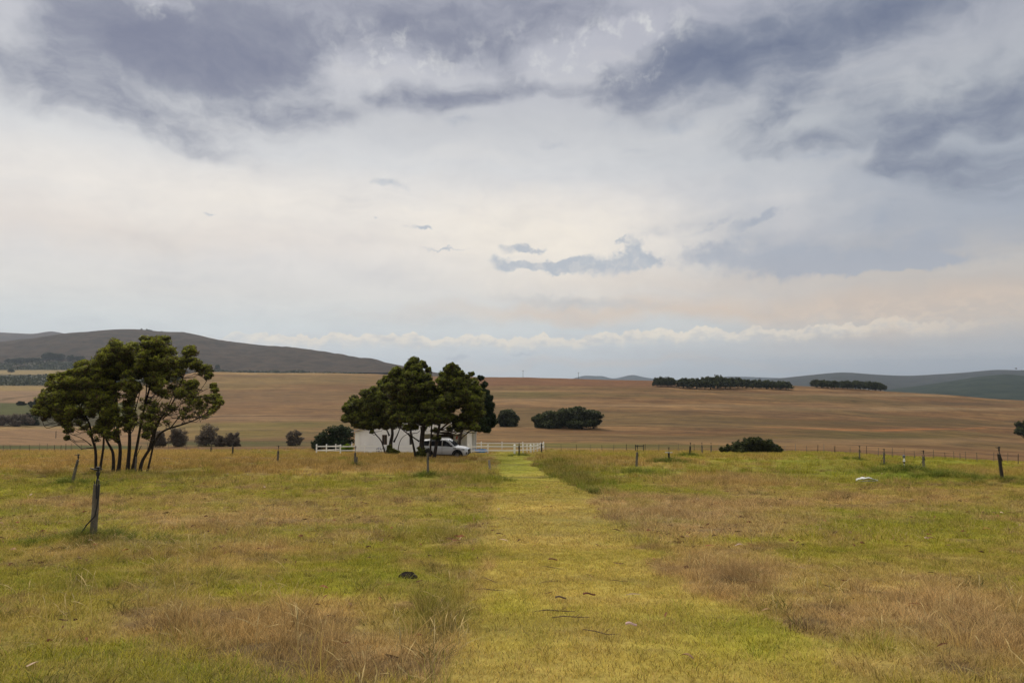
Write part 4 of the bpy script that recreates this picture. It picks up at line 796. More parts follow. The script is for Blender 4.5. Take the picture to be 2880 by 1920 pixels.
dr_ = MB(); dr_.box((GX(1245), YH+4.16, hz0+1.0), (2.2, .06, 2.1)); hp('door', dr_, M['dark'])
cr = MB(); cr.box(((XM+XR)/2, YH+4.1, hz0+2.55), (XR-XM-1, .05, .4)); hp('shade_board', cr, M['wooddark'])
for a, b, m_ in ((w1a, w1b, M['brown']), (w2a, w2b, M['black'])):
    f = MB(); t = .07
    f.box(((a+b)/2, YH+.05, hz0+zl+t/2), (b-a, .1, t)); f.box(((a+b)/2, YH+.05, hz0+zh-t/2), (b-a, .1, t))
    for x in (a+t/2, b-t/2, (a+b)/2): f.box((x, YH+.05, hz0+(zl+zh)/2), (t, .096, zh-zl-2*t))
    F = hp('window', f, m_); g = MB(); g.box(((a+b)/2-xc, .12, (zl+zh)/2), (b-a, .03, zh-zl)); o = g.build('pane', M['glass']); o.parent = F
rd = MB(); q = at(1285, 1229, YH+.9); rd.tube([(q.x, q.y, q.z+.9), (q.x, q.y, q.z+.25)], .01, 4); rd.tube([(q.x, q.y, q.z+.25), (q.x+.05, q.y, q.z+.1), (q.x-.05, q.y, q.z-.1), (q.x+.08, q.y, q.z-.3)], [.03, .09, .11, .03], 8)
tag(rd.build('hanging_ornament', M['red']), 'small red cloth ornament hanging in the dark verandah', 'ornament')

# ---------------------------------------------------------------- white ranch fence
def rail_fence(name, label, pts, h=1.1, group='white rail fences round the farmhouse', post=.13, rails=(.92, .42), thick=()):
    b = pts[0]; E = empty(name, b, label, 'fence', group)
    for i, p in enumerate(pts):
        m = MB(); pw = post*(2.0 if i in thick else 1)
        m.box((p.x-b.x, p.y-b.y, p.z-b.z+h/2-.2), (pw, pw, h+.4)); m.box((p.x-b.x, p.y-b.y, p.z-b.z+h+.05), (pw+.03, pw+.03, .10), taper=.35)
        m.build('post', M['white'], E)
    for r in rails:
        m = MB()
        for p, q in zip(pts, pts[1:]):
            a = p-b+Vector((0, 0, r)); c = q-b+Vector((0, 0, r)); d = (c-a).normalized(); s = Vector((-d.y, d.x, 0)).normalized()*.025; u = Vector((0, 0, .055))
            a = a+d*.04; c = c-d*.04
            v = [a-s-u, a+s-u, a+s+u, a-s+u, c-s-u, c+s-u, c+s+u, c-s+u]
            m.add([tuple(t) for t in v], [(0, 1, 2, 3), (7, 6, 5, 4), (0, 4, 5, 1), (1, 5, 6, 2), (2, 6, 7, 3), (3, 7, 4, 0)])
        m.build('rail', M['white'], E)
    return E
g = lambda px, Y: ground(px, Y)
rail_fence('rail_fence', 'white two-rail fence running before the house wall from its left corner', [g(893, 86), g(960, 86.5), g(1027, 87), g(1094, 87.4), g(1160, 87.8)])
rail_fence('rail_fence', 'white two-rail fence going back from the left corner to the house', [g(893.5, 86.6), g(921, 92), g(947, 98), g(971, 105), g(992, 112)])
rail_fence('rail_fence', 'white two-rail fence between the car and the mown path', [g(1318, 84), g(1373, 86), g(1447, 88)], thick=(2,))
rail_fence('rail_fence', 'white rail fence going back in closely seen posts right of the path', [g(1448.5, 88.6), g(1471, 92), g(1482, 95), g(1492, 98.5), g(1501, 102), g(1511, 106), g(1520, 110), g(1529, 114)], thick=(3,))
rail_fence('rail_fence', 'white two-rail fence at the back of the yard behind the car', [g(1528, 114.6), g(1470, 114), g(1412, 113.5), g(1354, 113), g(1335, 113)])

# ---------------------------------------------------------------- the car
def build_car():
    Yc = 63.5; b = ground(1253, Yc); yaw = R(-9)
    E = empty('car', b, 'white sport utility vehicle parked behind the trees, facing right', 'car', rz=yaw)
    L, Wd = 4.6, 1.9
    # body shell: stations along x, each a closed section; wheel arches are cut upward out of the sill line
    xs = np.concatenate([np.linspace(-2.28, 2.28, 77)])
    belt = lambda x: np.interp(x, [-2.28, -2.2, -1.0, .9, 1.0, 1.6, 2.05, 2.2, 2.28], [.98, 1.06, 1.08, 1.05, 1.05, 1.0, .92, .84, .70])
    def sill(x):
        z = np.interp(x, [-2.28, -2.1, -1.9, 1.95, 2.15, 2.28], [.45, .34, .27, .27, .32, .42])
        for c in (-1.37, 1.37):
            if abs(x-c) < .42: z = max(z, .34+math.sqrt(.42**2-(x-c)**2))
        return z
    hw = lambda x: float(np.interp(x, [-2.28, -2.1, -1.7, 1.6, 2.05, 2.28], [.78, .90, .95, .95, .86, .60]))
    m = MB(); v = []; f = []; ns = 9
    for x in xs:
        zb, zt, w_ = sill(x), float(belt(x)), hw(x); zm = zb+(zt-zb)*.5
        crown = .07 if x > 1.0 else .0
        v += [(x, -w_*.93, zb), (x, -w_, zm), (x, -w_*.97, zt-.05), (x, -w_*.90, zt), (x, 0, zt+crown), (x, w_*.90, zt), (x, w_*.97, zt-.05), (x, w_, zm), (x, w_*.93, zb)]
    for i in range(len(xs)-1):
        for k in range(ns): f.append((i*ns+k, i*ns+(k+1) % ns, (i+1)*ns+(k+1) % ns, (i+1)*ns+k))
    f.append(tuple(range(ns))); f.append(tuple((len(xs)-1)*ns+k for k in range(ns))[::-1]); m.add(v, f); body = m.build('body', M['car'], E, True)
    # greenhouse and roof
    bx = [-2.15, -1.95, -1.0, .2, .55, 1.12]; rz_ = [1.09, 1.60, 1.69, 1.70, 1.62, 1.06]
    m = MB(); v = []; f = []
    st = np.linspace(-2.15, 1.12, 40)
    for x in st:
        zt = float(np.interp(x, bx, rz_)); z0 = float(belt(x))-.02; zt = max(zt, z0+.01); k = (zt-z0)/.66; w0 = .86; w1 = .86-.20*k
        v += [(x, -w0, z0), (x, -w1, zt-.05*k), (x, -w1*.85, zt), (x, 0, zt+.03*k), (x, w1*.85, zt), (x, w1, zt-.05*k), (x, w0, z0)]
    for i in range(len(st)-1):
        for k in range(7): f.append((i*7+k, i*7+(k+1) % 7, (i+1)*7+(k+1) % 7, (i+1)*7+k))
    m.add(v, f); m.build('roof', M['car'], E, True)
    def side_glass(pts, name, s):
        mb = MB(); q = []
        for x, z in pts:
            z0 = 1.06; k = (z-z0)/.62; q.append((x, s*(.868-.19*k), z))
        n = len(q); q2 = [(a, c-s*.02, d) for a, c, d in q]; mb.add(q+q2, [tuple(range(n)), tuple(range(2*n-1, n-1, -1))]+[(i, (i+1) % n, (i+1) % n+n, i+n) for i in range(n)]); mb.build(name, M['glass'], E)
    for s in (-1, 1):
        side_glass([(-1.95, 1.14), (-1.35, 1.13), (-1.30, 1.55), (-1.78, 1.50)], 'rear_quarter_window', s)
        side_glass([(-1.12, 1.12), (-.12, 1.11), (-.12, 1.60), (-1.05, 1.58)], 'rear_side_window', s)
        side_glass([(-.04, 1.11), (.86, 1.09), (.50, 1.42), (.20, 1.58), (-.04, 1.60)], 'front_side_window', s)
    ws = MB(); q = [(1.09, -.74, 1.11), (1.09, .74, 1.11), (.50, .60, 1.625), (.50, -.60, 1.625)]; ws.add(q+[(a+.02, b_, c-.02+.04) for a, b_, c in q], [(0, 1, 2, 3), (7, 6, 5, 4), (0, 4, 5, 1), (1, 5, 6, 2), (2, 6, 7, 3), (3, 7, 4, 0)]); ws.build('windscreen', M['glass'], E)
    # underbody, arch cladding, sills
    u = MB(); u.box((0, 0, .42), (4.2, 1.5, .36)); u.build('underbody', M['trim'], E)
    for s in (-1, 1):
        for c in (-1.37, 1.37):
            a = MB(); th = np.linspace(-.15, math.pi+.15, 22)
            inn = [(c+math.cos(t)*.40, .34+math.sin(t)*.40) for t in th]; outr = [(c+math.cos(t)*.50, .34+math.sin(t)*.50) for t in th]
            v = [(x, s*.955, z) for x, z in inn]+[(x, s*.965, z) for x, z in outr]+[(x, s*.90, z) for x, z in outr]+[(x, s*.90, z) for x, z in inn]; n = len(th); f = []
            for i in range(n-1):
                for j in range(4): f.append((j*n+i, j*n+i+1, ((j+1) % 4)*n+i+1, ((j+1) % 4)*n+i))
            a.add(v, f); a.build('wheel_arch', M['trim'], E, True)
            wl = MB(); prof = [(.20, -.09), (.30, -.11), (.345, -.08), (.355, 0), (.345, .08), (.30, .11), (.20, .09)]; k = 28; v = []; f = []
            for i in range(k):
                t = 2*math.pi*i/k
                for r, o_ in prof: v.append((c+math.cos(t)*r, s*.83+o_, .35+math.sin(t)*r))
            for i in range(k):
                for j in range(7): f.append((i*7+j, i*7+(j+1) % 7, ((i+1) % k)*7+(j+1) % 7, ((i+1) % k)*7+j))
            wl.add(v, f); tyre = wl.build('tyre', M['rubber'], E, True)
            rm = MB()
            for i in range(10):
                t = 2*math.pi*i/10; rm.tube([(c, s*.90, .35), (c+math.cos(t)*.23, s*.915, .35+math.sin(t)*.23)], [.03, .018], 5)
            rm.tube([(c, s*.86, .35), (c, s*.93, .35)], .05, 10)
            v = [(c+math.cos(2*math.pi*i/k)*r, s*y_, .35+math.sin(2*math.pi*i/k)*r) for r, y_ in ((.23, .92), (.19, .86), (.19, .85), (.23, .84)) for i in range(k)]
            rm.add(v, [(j*k+i, j*k+(i+1) % k, ((j+1) % 4)*k+(i+1) % k, ((j+1) % 4)*k+i) for j in range(4) for i in range(k)]); rm.build('rim', M['alloy'], tyre)
        sl = MB(); sl.box((0, s*.90, .30), (1.85, .10, .14)); sl.build('sill', M['trim'], E)
        hl = MB(); v = [(1.72, s*.925, .86), (1.98, s*.885, .90), (2.20, s*.72, .84), (2.235, s*.60, .76), (2.14, s*.80, .74), (1.98, s*.90, .76)]; hl.add(v+[(x-.04, y*.93, z) for x, y, z in v], [tuple(range(6)), tuple(range(11, 5, -1))]+[(i, (i+1) % 6, (i+1) % 6+6, i+6) for i in range(6)]); hl.build('headlight', M['lamp'], E)
        fl = MB(); fl.tube([(2.14, s*.72, .50), (2.235, s*.70, .50)], [.10, .09], 12); fl.build('fog_light', M['trim'], E)
        mr = MB(); mr.box((.84, s*1.01, 1.15), (.14, .20, .15), taper=.8); mr.build('wing_mirror', M['trim'], E)
        for x in (-.55, .15+.12):
            dh = MB(); dh.box((x-.1, s*.952, .95), (.22, .03, .03)); dh.build('door_handle', M['car'], E)
            dl = MB(); dl.box((x-.62 if x < 0 else x-.32, s*.945, .72), (.012, .02, .62)); dl.build('door_gap', M['trim'], E)
        rr = MB(); rr.tube([(-1.6, s*.62, 1.68), (-1.0, s*.62, 1.745), (.1, s*.62, 1.745), (.4, s*.60, 1.69)], .018, 5); rr.build('roof_rail', M['alloy'], E)
        tl = MB(); tl.box((-2.215, s*.76, .98), (.12, .22, .20)); tl.build('tail_light', M['red'], E)
        vt = MB(); vt.box((1.12, s*.955, .93), (.26, .02, .06)); vt.build('side_vent', M['trim'], E)
    gr = MB(); gr.box((2.27, 0, .74), (.06, 1.0, .16)); gr.box((2.27, 0, .47), (.06, 1.15, .14)); gr.build('grille', M['trim'], E)
    return E
build_car()

# ---------------------------------------------------------------- bicycles against the wall
def bicycle(px, Y, rz, label):
    b = ground(px, Y); E = empty('bicycle', b, label, 'bicycle', 'bicycles by the house wall', rz)
    for x in (-.52, .52):
        w_ = MB(); w_.tube([(x+math.cos(t)*.33, 0, .34+math.sin(t)*.33) for t in np.linspace(0, 2*math.pi, 25)], .028, 6, False); wo = w_.build('wheel', M['rubber'], E)
        s_ = MB()
        for t in np.linspace(0, math.pi, 7)[:-1]: s_.tube([(x-math.cos(t)*.31, 0, .34-math.sin(t)*.31), (x+math.cos(t)*.31, 0, .34+math.sin(t)*.31)], .004, 3)
        s_.tube([(x, -.05, .34), (x, .05, .34)], .025, 6); s_.build('spokes', M['alloy'], wo)
    f = MB()
    for a, c, r in (((-.52, 0, .34), (-.08, 0, .30), .014), ((-.52, 0, .34), (-.2, 0, .78), .012), ((-.08, 0, .30), (-.22, 0, .86), .018), ((-.08, 0, .30), (.38, 0, .70), .022), ((-.2, 0, .76), (.36, 0, .82), .018), ((.34, 0, .92), (.42, 0, .62), .024), ((.42, 0, .62), (.52, 0, .34), .018)): f.tube([a, c], r, 6)
    f.build('frame', M['bikeblue'], E)
    h = MB(); h.tube([(.30, -.33, 1.03), (.33, 0, 1.0), (.30, .33, 1.03)], .014, 6); h.tube([(.33, 0, 1.0), (.34, 0, .9)], .018, 6); h.build('handlebar', M['black'], E)
    s = MB(); s.box((-.25, 0, .93), (.26, .13, .05), taper=.8); s.build('saddle', M['black'], E)
    c = MB(); c.tube([(-.08, -.08, .30), (-.02, -.08, .14)], .012, 5); c.tube([(-.08, .08, .30), (-.14, .08, .46)], .012, 5); c.tube([(-.08, -.06, .3), (-.08, -.075, .3)], .09, 12); c.build('crank', M['black'], E)
bicycle(1068, 90, R(-55), 'blue bicycle by the white wall, left of the tree stems')
bicycle(1088, 90.5, R(-35), 'bicycle half hidden behind the tree stems by the wall')

# ---------------------------------------------------------------- blue pool shell in the yard
b = ground(1350, 98); Lp = 98/1920*21; mb = MB(); v = []; f = []; k = 36
rings = [(1.0, 0.0), (1.04, .18), (1.0, .34), (.94, .36), (.90, .30), (.86, .12)]
for r, z in rings:
    for i in range(k):
        t = 2*math.pi*i/k; v.append((b.x+math.cos(t)*Lp*r, b.y+math.sin(t)*.9*r, b.z+z*(1+.25*math.cos(t-.8))))
for j in range(len(rings)-1):
    for i in range(k): f.append((j*k+i, j*k+(i+1) % k, (j+1)*k+(i+1) % k, (j+1)*k+i))
f.append(tuple(range((len(rings)-1)*k, len(rings)*k))); mb.add(v, f)
tag(mb.build('paddling_pool', M['blue'], None, True), 'low bright blue plastic pool on the lawn beside the car', 'pool')

# ---------------------------------------------------------------- sprinkler posts
def sprinkler_head(mb, p, s=1.0, side=1):
    x, y, z = p
    mb.tube([(x, y, z), (x, y, z+.05*s)], .022*s, 8); mb.tube([(x, y, z+.05*s), (x, y, z+.12*s)], .034*s, 8); mb.tube([(x, y, z+.12*s), (x, y, z+.20*s)], .018*s, 8)
    mb.tube([(x+.03*s*side, y, z+.15*s), (x-.07*s*side, y, z+.165*s), (x-.15*s*side, y, z+.185*s)], [.018*s, .014*s, .012*s], 7)
    mb.tube([(x+.02*s*side, y, z+.18*s), (x+.08*s*side, y, z+.17*s)], .010*s, 6); mb.box((x, y, z+.20*s), (.07*s, .04*s, .03*s))
def post(px, py, ppx, lean=0, riser=.22, mat_='wood', wpx=None, label='', head=True, brace=0, hose=False, cap=None, name='sprinkler_post', cat='post', Y=None, twin=False):
    x, Yy = FOOT.get(px) or hit(px, py); Yy = Y or Yy; b = Vector((x, Yy, gz(x, Yy))); k = Yy/1920; Hh = ppx*k; r = (wpx*k/2) if wpx else .055
    E = empty(name, b, label, cat, 'sprinkler and marker posts in the paddock')
    m = MB(); wob = [(0, 0, -.3)]+[(lean*t+rng.uniform(-.008, .008), 0, Hh*t) for t in (.0, .25, .5, .75, 1)]
    m.tube(wob, [r*1.08, r*1.05, r*1.0, r*.98, r*.96, r*.95], 10); m.build('wooden_post', M[mat_], E, False)
    if twin:
        m = MB(); m.tube([(r*1.7, .02, -.2), (r*1.6+lean*.5, .02, Hh*.66)], r*.7, 8); m.build('side_stake', M['wood'], E)
    if head:
        m = MB(); z0 = Hh*.72; m.tube([(lean*.7+r*.9, -r, z0), (lean+r*.3, -r*.5, Hh+riser*.5), (lean+.02, 0, Hh+riser)], .016, 7); m.tube([(lean-.03, 0, Hh-.05), (lean-.045, 0, Hh+riser*.55)], .008, 5); m.build('riser_pipe', M['black'], E)
        m = MB(); sprinkler_head(m, (lean+.02, 0, Hh+riser), 1.0); m.build('sprinkler_head', M['black'], E)
    if cap:
        m = MB(); m.box((lean, 0, Hh+.03), cap); m.build('cross_bar', M['sheet'], E)
    if brace:
        m = MB(); m.tube([(lean*.8, 0, Hh*.8), (brace, .05, -.05)], .012, 5); m.build('brace_wire', M['wooddark'], E)
    if hose:
        m = MB(); m.tube([(lean+.02, -.02, Hh+riser-.02), (.045+r, -.06, Hh+.08), (.06+r, -.08, Hh*.82), (.045+r, -.09, Hh*.6), (.01+r, -.10, Hh*.38), (-.06, -.12, Hh*.22), (-.16, -.14, Hh*.03), (-.20, -.15, -.12)], .013, 7)
        m.build('hose', M['black'], E)
    return E
post(262, 1510, 137, lean=.03, riser=.12, wpx=18, hose=True, label='nearest grey sprinkler post with a black hose looped down its side')
post(203, 1361, 62, lean=.20, riser=.04, wpx=7.5, label='leaning sprinkler post in front of the left tree clump')
post(998, 1311, 34, lean=.02, riser=.25, wpx=6, twin=True, label='short post with a taller dark riser left of the middle trees')
post(1203, 1340, 58, lean=.0, riser=.08, wpx=7, label='upright weathered post on a grass mound before the middle trees')
post(1286, 1283, 30, lean=.0, riser=.20, wpx=4, mat_='wooddark', label='thin dark post right in front of the white car')
post(1378, 1326, 30, lean=-.06, wpx=6.5, mat_='woodpale', head=False, name='short_post', label='short bleached grey post beside the mown path')
post(1460, 1278, 26, lean=.0, riser=.02, wpx=4.5, mat_='wooddark', label='dark post with grass tuft beside the white fence gate')
post(1523, 1271, 24, lean=.0, riser=.02, wpx=4, mat_='wooddark', label='dark post in front of the last white fence post')
post(1790, 1314, 40, lean=.06, riser=.28, wpx=7, twin=False, label='sprinkler post with tall thin riser, right of the path')
post(1882, 1298, 22, lean=-.03, riser=.22, wpx=5.5, cap=(.55, .05, .05), mat_='wooddark', label='dark post topped with a pale horizontal bar')
post(1940, 1279, 24, lean=.06, riser=.12, wpx=4.5, mat_='wooddark', brace=.35, label='dark sprinkler post with a slanting prop')
post(1975, 1277, 24, lean=-.04, riser=.12, wpx=4, mat_='wood', label='slim leaning sprinkler post right of the propped one')
post(2000, 1274, 22, lean=.0, riser=.15, wpx=3.5, mat_='wood', label='slim upright sprinkler post left of the dome bush')
post(2418, 1292, 28, lean=.0, riser=.10, wpx=4, mat_='wood', label='thin sprinkler post left of the white debris sheet')
post(2487, 1308, 36, lean=.0, riser=.04, wpx=5, mat_='wood', brace=-.3, label='slim post with a wire stay, left of the white valve')
post(2598, 1324, 40, lean=.0, riser=.16, wpx=6.5, mat_='wood', brace=-.4, label='weathered post just right of the white valve')
post(2820, 1352, 70, lean=-.12, riser=.10, wpx=9, mat_='wooddark', label='tall dark sprinkler post on a grass mound at the right edge')
post(781, 1297, 28, lean=.03, riser=.22, wpx=6, mat_='wood', brace=-.5, label='sprinkler post with a stay wire left of the white fence')
post(654, 1279, 22, lean=.03, riser=.18, wpx=4.5, mat_='wooddark', label='dark post in the golden grass below the grey shrubs')
post(593, 1273, 16, lean=.0, riser=.02, wpx=3, mat_='wooddark', brace=.5, label='small braced post under the grey shrubs')
post(381, 1327, 42, lean=.02, wpx=5, mat_='wood', head=False, name='wooden_stake', label='thin grey stake among the trunks of the left clump')
post(157, 1233, 20, lean=.0, wpx=2, mat_='wood', head=False, name='field_pole', label='thin pole standing in the pink field at the left')
# white valve standpipe between two stubby posts
b = Vector((*FOOT[2544], gz(*FOOT[2544]))); E = empty('standpipe', b, 'white and black valve standpipe between two stubby posts on a mound', 'standpipe'); E.scale = (.68, .68, .68); E.location.z -= .12
for dx in (-.17, .17):
    m = MB(); m.tube([(dx, 0, -.2), (dx, 0, .36)], [.07, .06], 8); m.build('stub_post', M['wooddark'], E)
m = MB(); m.tube([(0, 0, -.1), (0, 0, .52)], .045, 10); m.tube([(0, 0, .68), (0, 0, .76)], .075, 12); m.tube([(0, 0, .80), (0, 0, .95)], [.06, .05], 12); m.tube([(-.11, 0, .74), (.11, 0, .74)], .02, 6); m.build('white_pipe', M['white'], E, False)
m = MB(); m.tube([(0, 0, .52), (0, 0, .68)], .055, 10); m.build('black_collar', M['black'], E)
m = MB(); m.tube([(0, 0, .95), (0, 0, 1.0), (0, 0, 1.12), (0, 0, 1.2), (0, 0, 1.24)], [.03, .10, .11, .09, .03], 12); m.build('black_cap', M['steel'], E)
# pale rumpled sheet on the grass
xs_ = np.linspace(0, 1, 26); ys_ = np.linspace(0, 1, 12); b0 = ghit(2407, 1355); b1 = ghit(2470, 1355); Pm = np.zeros((12, 26, 3))
for j, t in enumerate(ys_):
    for i, s in enumerate(xs_):
        y = b0.y+t*1.0+.08*math.sin(s*7); x = (b0.x+(b1.x-b0.x)*(s*(1-.12*t)+.02*math.sin(9*t)))*y/b0.y
        Pm[j, i] = (x, y, gz(x, y)+.09+.16*float(fbm(np.array([s*6.0]), np.array([t*4.0]), 3, 5)[0])*math.sin(math.pi*min(1, s*1.1))**.5*1.0)
o = grid_mesh('plastic_sheet', Pm, M['sheet'], smooth=False); md = o.modifiers.new('thick', 'SOLIDIFY'); md.thickness = .012; tag(o, 'crumpled pale plastic sheet lying flat on the grass', 'sheet')
a_ = ghit(2407, 1357)+Vector((0, 0, .05)); c_ = ghit(2473, 1357)+Vector((0, 0, .06)); m = MB(); m.tube([a_, a_.lerp(c_, .5)+Vector((0, 0, .03)), c_], .03, 7); tag(m.build('pipe', M['woodpale']), 'pale thin pipe lying along the front of the plastic sheet', 'pipe')
# irrigation line across the golden grass
pts = []
for px in np.linspace(120, 900, 60):
    q = ghit(px, np.interp(px, [120, 450, 900], [1300, 1294, 1289])); pts.append(q+Vector((0, 0, .10+.05*math.sin(px/9.0))))
m = MB(); m.tube(pts, .018, 5); tag(m.build('irrigation_pipe', M['woodpale']), 'thin pale irrigation pipe lying across the golden grass', 'pipe')
# wooden hurdle frame in the grass beyond the path
b = ground(1785, 104); E = empty('hurdle', b, 'small dark H-shaped timber frame near the wire fence', 'frame'); Wf = 104/1920*22
for x, n_ in ((0, 0), (Wf, 1)):
    m = MB(); m.tube([(x, 0, -.3), (x+.04, 0, 1.05)], .06, 7); m.build('post', M['wooddark'], E)
m = MB(); m.box((Wf/2, 0, .82), (Wf+.1, .06, .10)); m.build('rail', M['wooddark'], E)

# ---------------------------------------------------------------- wire fences
def wire_fence(label, pts, h=1.15, r=.034, mats=('wood', 'wooddark'), wires=(.35, .7, 1.05), group='wire fences at the edge of the paddock'):
    b = pts[0]; E = empty('wire_fence', b, label, 'fence', group)
    for i, p in enumerate(pts):
        m = MB(); l = rng.uniform(-.07, .07); hh = h*rng.uniform(.85, 1.12); q = p-b; rr = r*rng.uniform(.7, 1.2)
        m.tube([(q.x, q.y, q.z-.3), (q.x+l*.5, q.y, q.z+hh*.5), (q.x+l, q.y, q.z+hh)], [rr, rr, rr*.9], 7); m.build('post', M[mats[int(rng.integers(len(mats)))]], E)
    for z in wires:
        m = MB(); m.tube([q-b+Vector((0, 0, z)) for q in pts], .004, 3, False); m.build('wire', M['steel'], E)
pts = [ground(px, np.interp(px, [1535, 2000, 2350], [104, 101, 96])) for px in [1535, 1578, 1620, 1660, 1692, 1724, 1760, 1812, 1850, 1905, 1950, 2019, 2034, 2053, 2085, 2119, 2144, 2175, 2203, 2233, 2265, 2295, 2312, 2342]]
wire_fence('wire fence with small posts along the foot of the brown slope', pts, mats=('wood', 'wooddark', 'woodpale'))
pts = [ground(px, np.interp(px, [2342, 2600, 2880], [96, 90, 80])) for px in [2343, 2385, 2432, 2464, 2503, 2536, 2565, 2618, 2651, 2675, 2692, 2708, 2740, 2786, 2802, 2825, 2854, 2905, 2940]]
wire_fence('old wire fence with close-set weathered posts at the right', pts, mats=('wood', 'wooddark', 'wood', 'wood'), h=1.2)
pts = [ground(px, np.interp(px, [-60, 400], [96, 112])) for px in [-60, -30, 4, 17, 37, 64, 90, 118, 139, 160, 178, 192, 208, 235, 300, 347, 420, 480, 530, 562, 600]]
wire_fence('wire fence across the golden field at the left', pts, mats=('wood', 'wooddark'))
# bird
q = at(2857, 1036, 90); m = MB(); m.tube([(q.x-.16, q.y, q.z+.05), (q.x-.05, q.y, q.z+.02), (q.x+.08, q.y, q.z-.02), (q.x+.18, q.y, q.z-.06)], [.01, .045, .04, .008], 7)
m.add([(q.x-.04, q.y, q.z+.03), (q.x+.06, q.y, q.z), (q.x-.02, q.y-.3, q.z+.12), (q.x-.04, q.y, q.z+.035), (q.x+.06, q.y, q.z+.005), (q.x-.14, q.y+.32, q.z+.14)], [(0, 1, 2), (5, 4, 3)])
tag(m.build('bird', M['bird']), 'tiny dark bird flying above the right hills', 'bird')

# ---------------------------------------------------------------- grass: real blades, placed by point clouds
gm = bpy.data.materials.new('grass_blades'); gm.use_nodes = True; T = NT(gm.node_tree); b = T.n['Principled BSDF']
ga = T.node('ShaderNodeAttribute', attribute_name='gcol', attribute_type='INSTANCER'); gg = T.node('ShaderNodeNewGeometry')
gc = T.mix(1.0, ga.outputs['Color'], T.comb(*[T.rng(gg.outputs['Random Per Island'], 0, 1, .38, 1.75, 'LINEAR')]*3), 'MULTIPLY')
gc = T.mix(T.rng(gg.outputs['Random Per Island'], .80, .95, 0, .45), gc, (.50, .36, .15, 1))
T.put(b.inputs['Base Color'], gc); b.inputs['Roughness'].default_value = .75; b.inputs['Specular IOR Level'].default_value = .15
tr = T.node('ShaderNodeBsdfTranslucent'); T.put(tr.inputs[0], gc); mx = T.node('ShaderNodeMixShader'); mx.inputs[0].default_value = .3
T.l.new(b.outputs[0], mx.inputs[1]); T.l.new(tr.outputs[0], mx.inputs[2]); T.l.new(mx.outputs[0], T.n['Material Output'].inputs[0])

def tuft(name, n, R0, hmin, hmax, w, lean, mat_=None, seg=3, arc=1.0):
    v = []; f = []
    for _ in range(n):
        a = rng.uniform(0, 6.283); r = R0*math.sqrt(rng.uniform(0, 1)); x, y = r*math.cos(a), r*math.sin(a)
        h = rng.uniform(hmin, hmax); d = a+rng.uniform(-1.2, 1.2); l = h*lean*rng.uniform(.3, 1.6); s = rng.uniform(0, 6.283); ww = w*rng.uniform(.6, 1.3)
        cs, sn = math.cos(s)*ww/2, math.sin(s)*ww/2; k0 = len(v)
        for i in range(seg):
            t = i/seg; off = l*t**(1+arc); z = h*(t-.18*arc*t*t*min(1, lean)); taper = 1-.55*t
            cx, cy = x+math.cos(d)*off, y+math.sin(d)*off
            v += [(cx-cs*taper, cy-sn*taper, z), (cx+cs*taper, cy+sn*taper, z)]
        v.append((x+math.cos(d)*l, y+math.sin(d)*l, h*(1-.18*arc*min(1, lean))))
        for i in range(seg-1): f.append((k0+2*i, k0+2*i+1, k0+2*i+3, k0+2*i+2))
        f.append((k0+2*seg-2, k0+2*seg-1, k0+2*seg))
    me = bpy.data.meshes.new(name); me.from_pydata(v, [], f); me.materials.append(mat_ or gm)
    return bpy.data.objects.new(name, me)
def collection(name, objs):
    c = bpy.data.collections.new(name)
    for o in objs: c.objects.link(o)
    return c
def scatter(name, label, P, cols, scl, coll, rotx=None, align=False):
    n = len(P); me = bpy.data.meshes.new(name); me.vertices.add(n); me.vertices.foreach_set('co', P.reshape(-1).astype(np.float32))
    A = me.attributes.new('gcol', 'FLOAT_COLOR', 'POINT'); A.data.foreach_set('color', np.concatenate([cols, np.ones((n, 1))], 1).reshape(-1).astype(np.float32))
    A = me.attributes.new('gscl', 'FLOAT_VECTOR', 'POINT'); A.data.foreach_set('vector', scl.reshape(-1).astype(np.float32))
    rot = np.zeros((n, 3)); rot[:, 2] = rng.uniform(0, 6.283, n); rot[:, 0] = rng.uniform(-.12, .12, n) if rotx is None else rotx
    A = me.attributes.new('grot', 'FLOAT_VECTOR', 'POINT'); A.data.foreach_set('vector', rot.reshape(-1).astype(np.float32))
    ng = bpy.data.node_groups.new(name, 'GeometryNodeTree'); ng.interface.new_socket('Geometry', in_out='INPUT', socket_type='NodeSocketGeometry'); ng.interface.new_socket('Geometry', in_out='OUTPUT', socket_type='NodeSocketGeometry')
    N = ng.nodes; gi = N.new('NodeGroupInput'); go = N.new('NodeGroupOutput'); mp = N.new('GeometryNodeMeshToPoints'); ip = N.new('GeometryNodeInstanceOnPoints'); ci = N.new('GeometryNodeCollectionInfo')
    ci.inputs['Collection'].default_value = coll; ci.inputs['Separate Children'].default_value = True; ci.inputs['Reset Children'].default_value = True
    at1 = N.new('GeometryNodeInputNamedAttribute'); at1.data_type = 'FLOAT_VECTOR'; at1.inputs[0].default_value = 'gscl'
    at2 = N.new('GeometryNodeInputNamedAttribute'); at2.data_type = 'FLOAT_VECTOR'; at2.inputs[0].default_value = 'grot'
    e2r = N.new('FunctionNodeEulerToRotation'); L = ng.links
    L.new(gi.outputs[0], mp.inputs['Mesh']); L.new(mp.outputs[0], ip.inputs['Points']); L.new(ci.outputs[0], ip.inputs['Instance']); ip.inputs['Pick Instance'].default_value = True
    L.new(at2.outputs[0], e2r.inputs[0]); L.new(e2r.outputs[0], ip.inputs['Rotation']); L.new(at1.outputs[0], ip.inputs['Scale']); L.new(ip.outputs[0], go.inputs[0])
    o = bpy.data.objects.new(name, me); scn.collection.objects.link(o); md = o.modifiers.new('scatter', 'NODES'); md.node_group = ng
    tag(o, label, kind='stuff'); return o
TMAX = .86
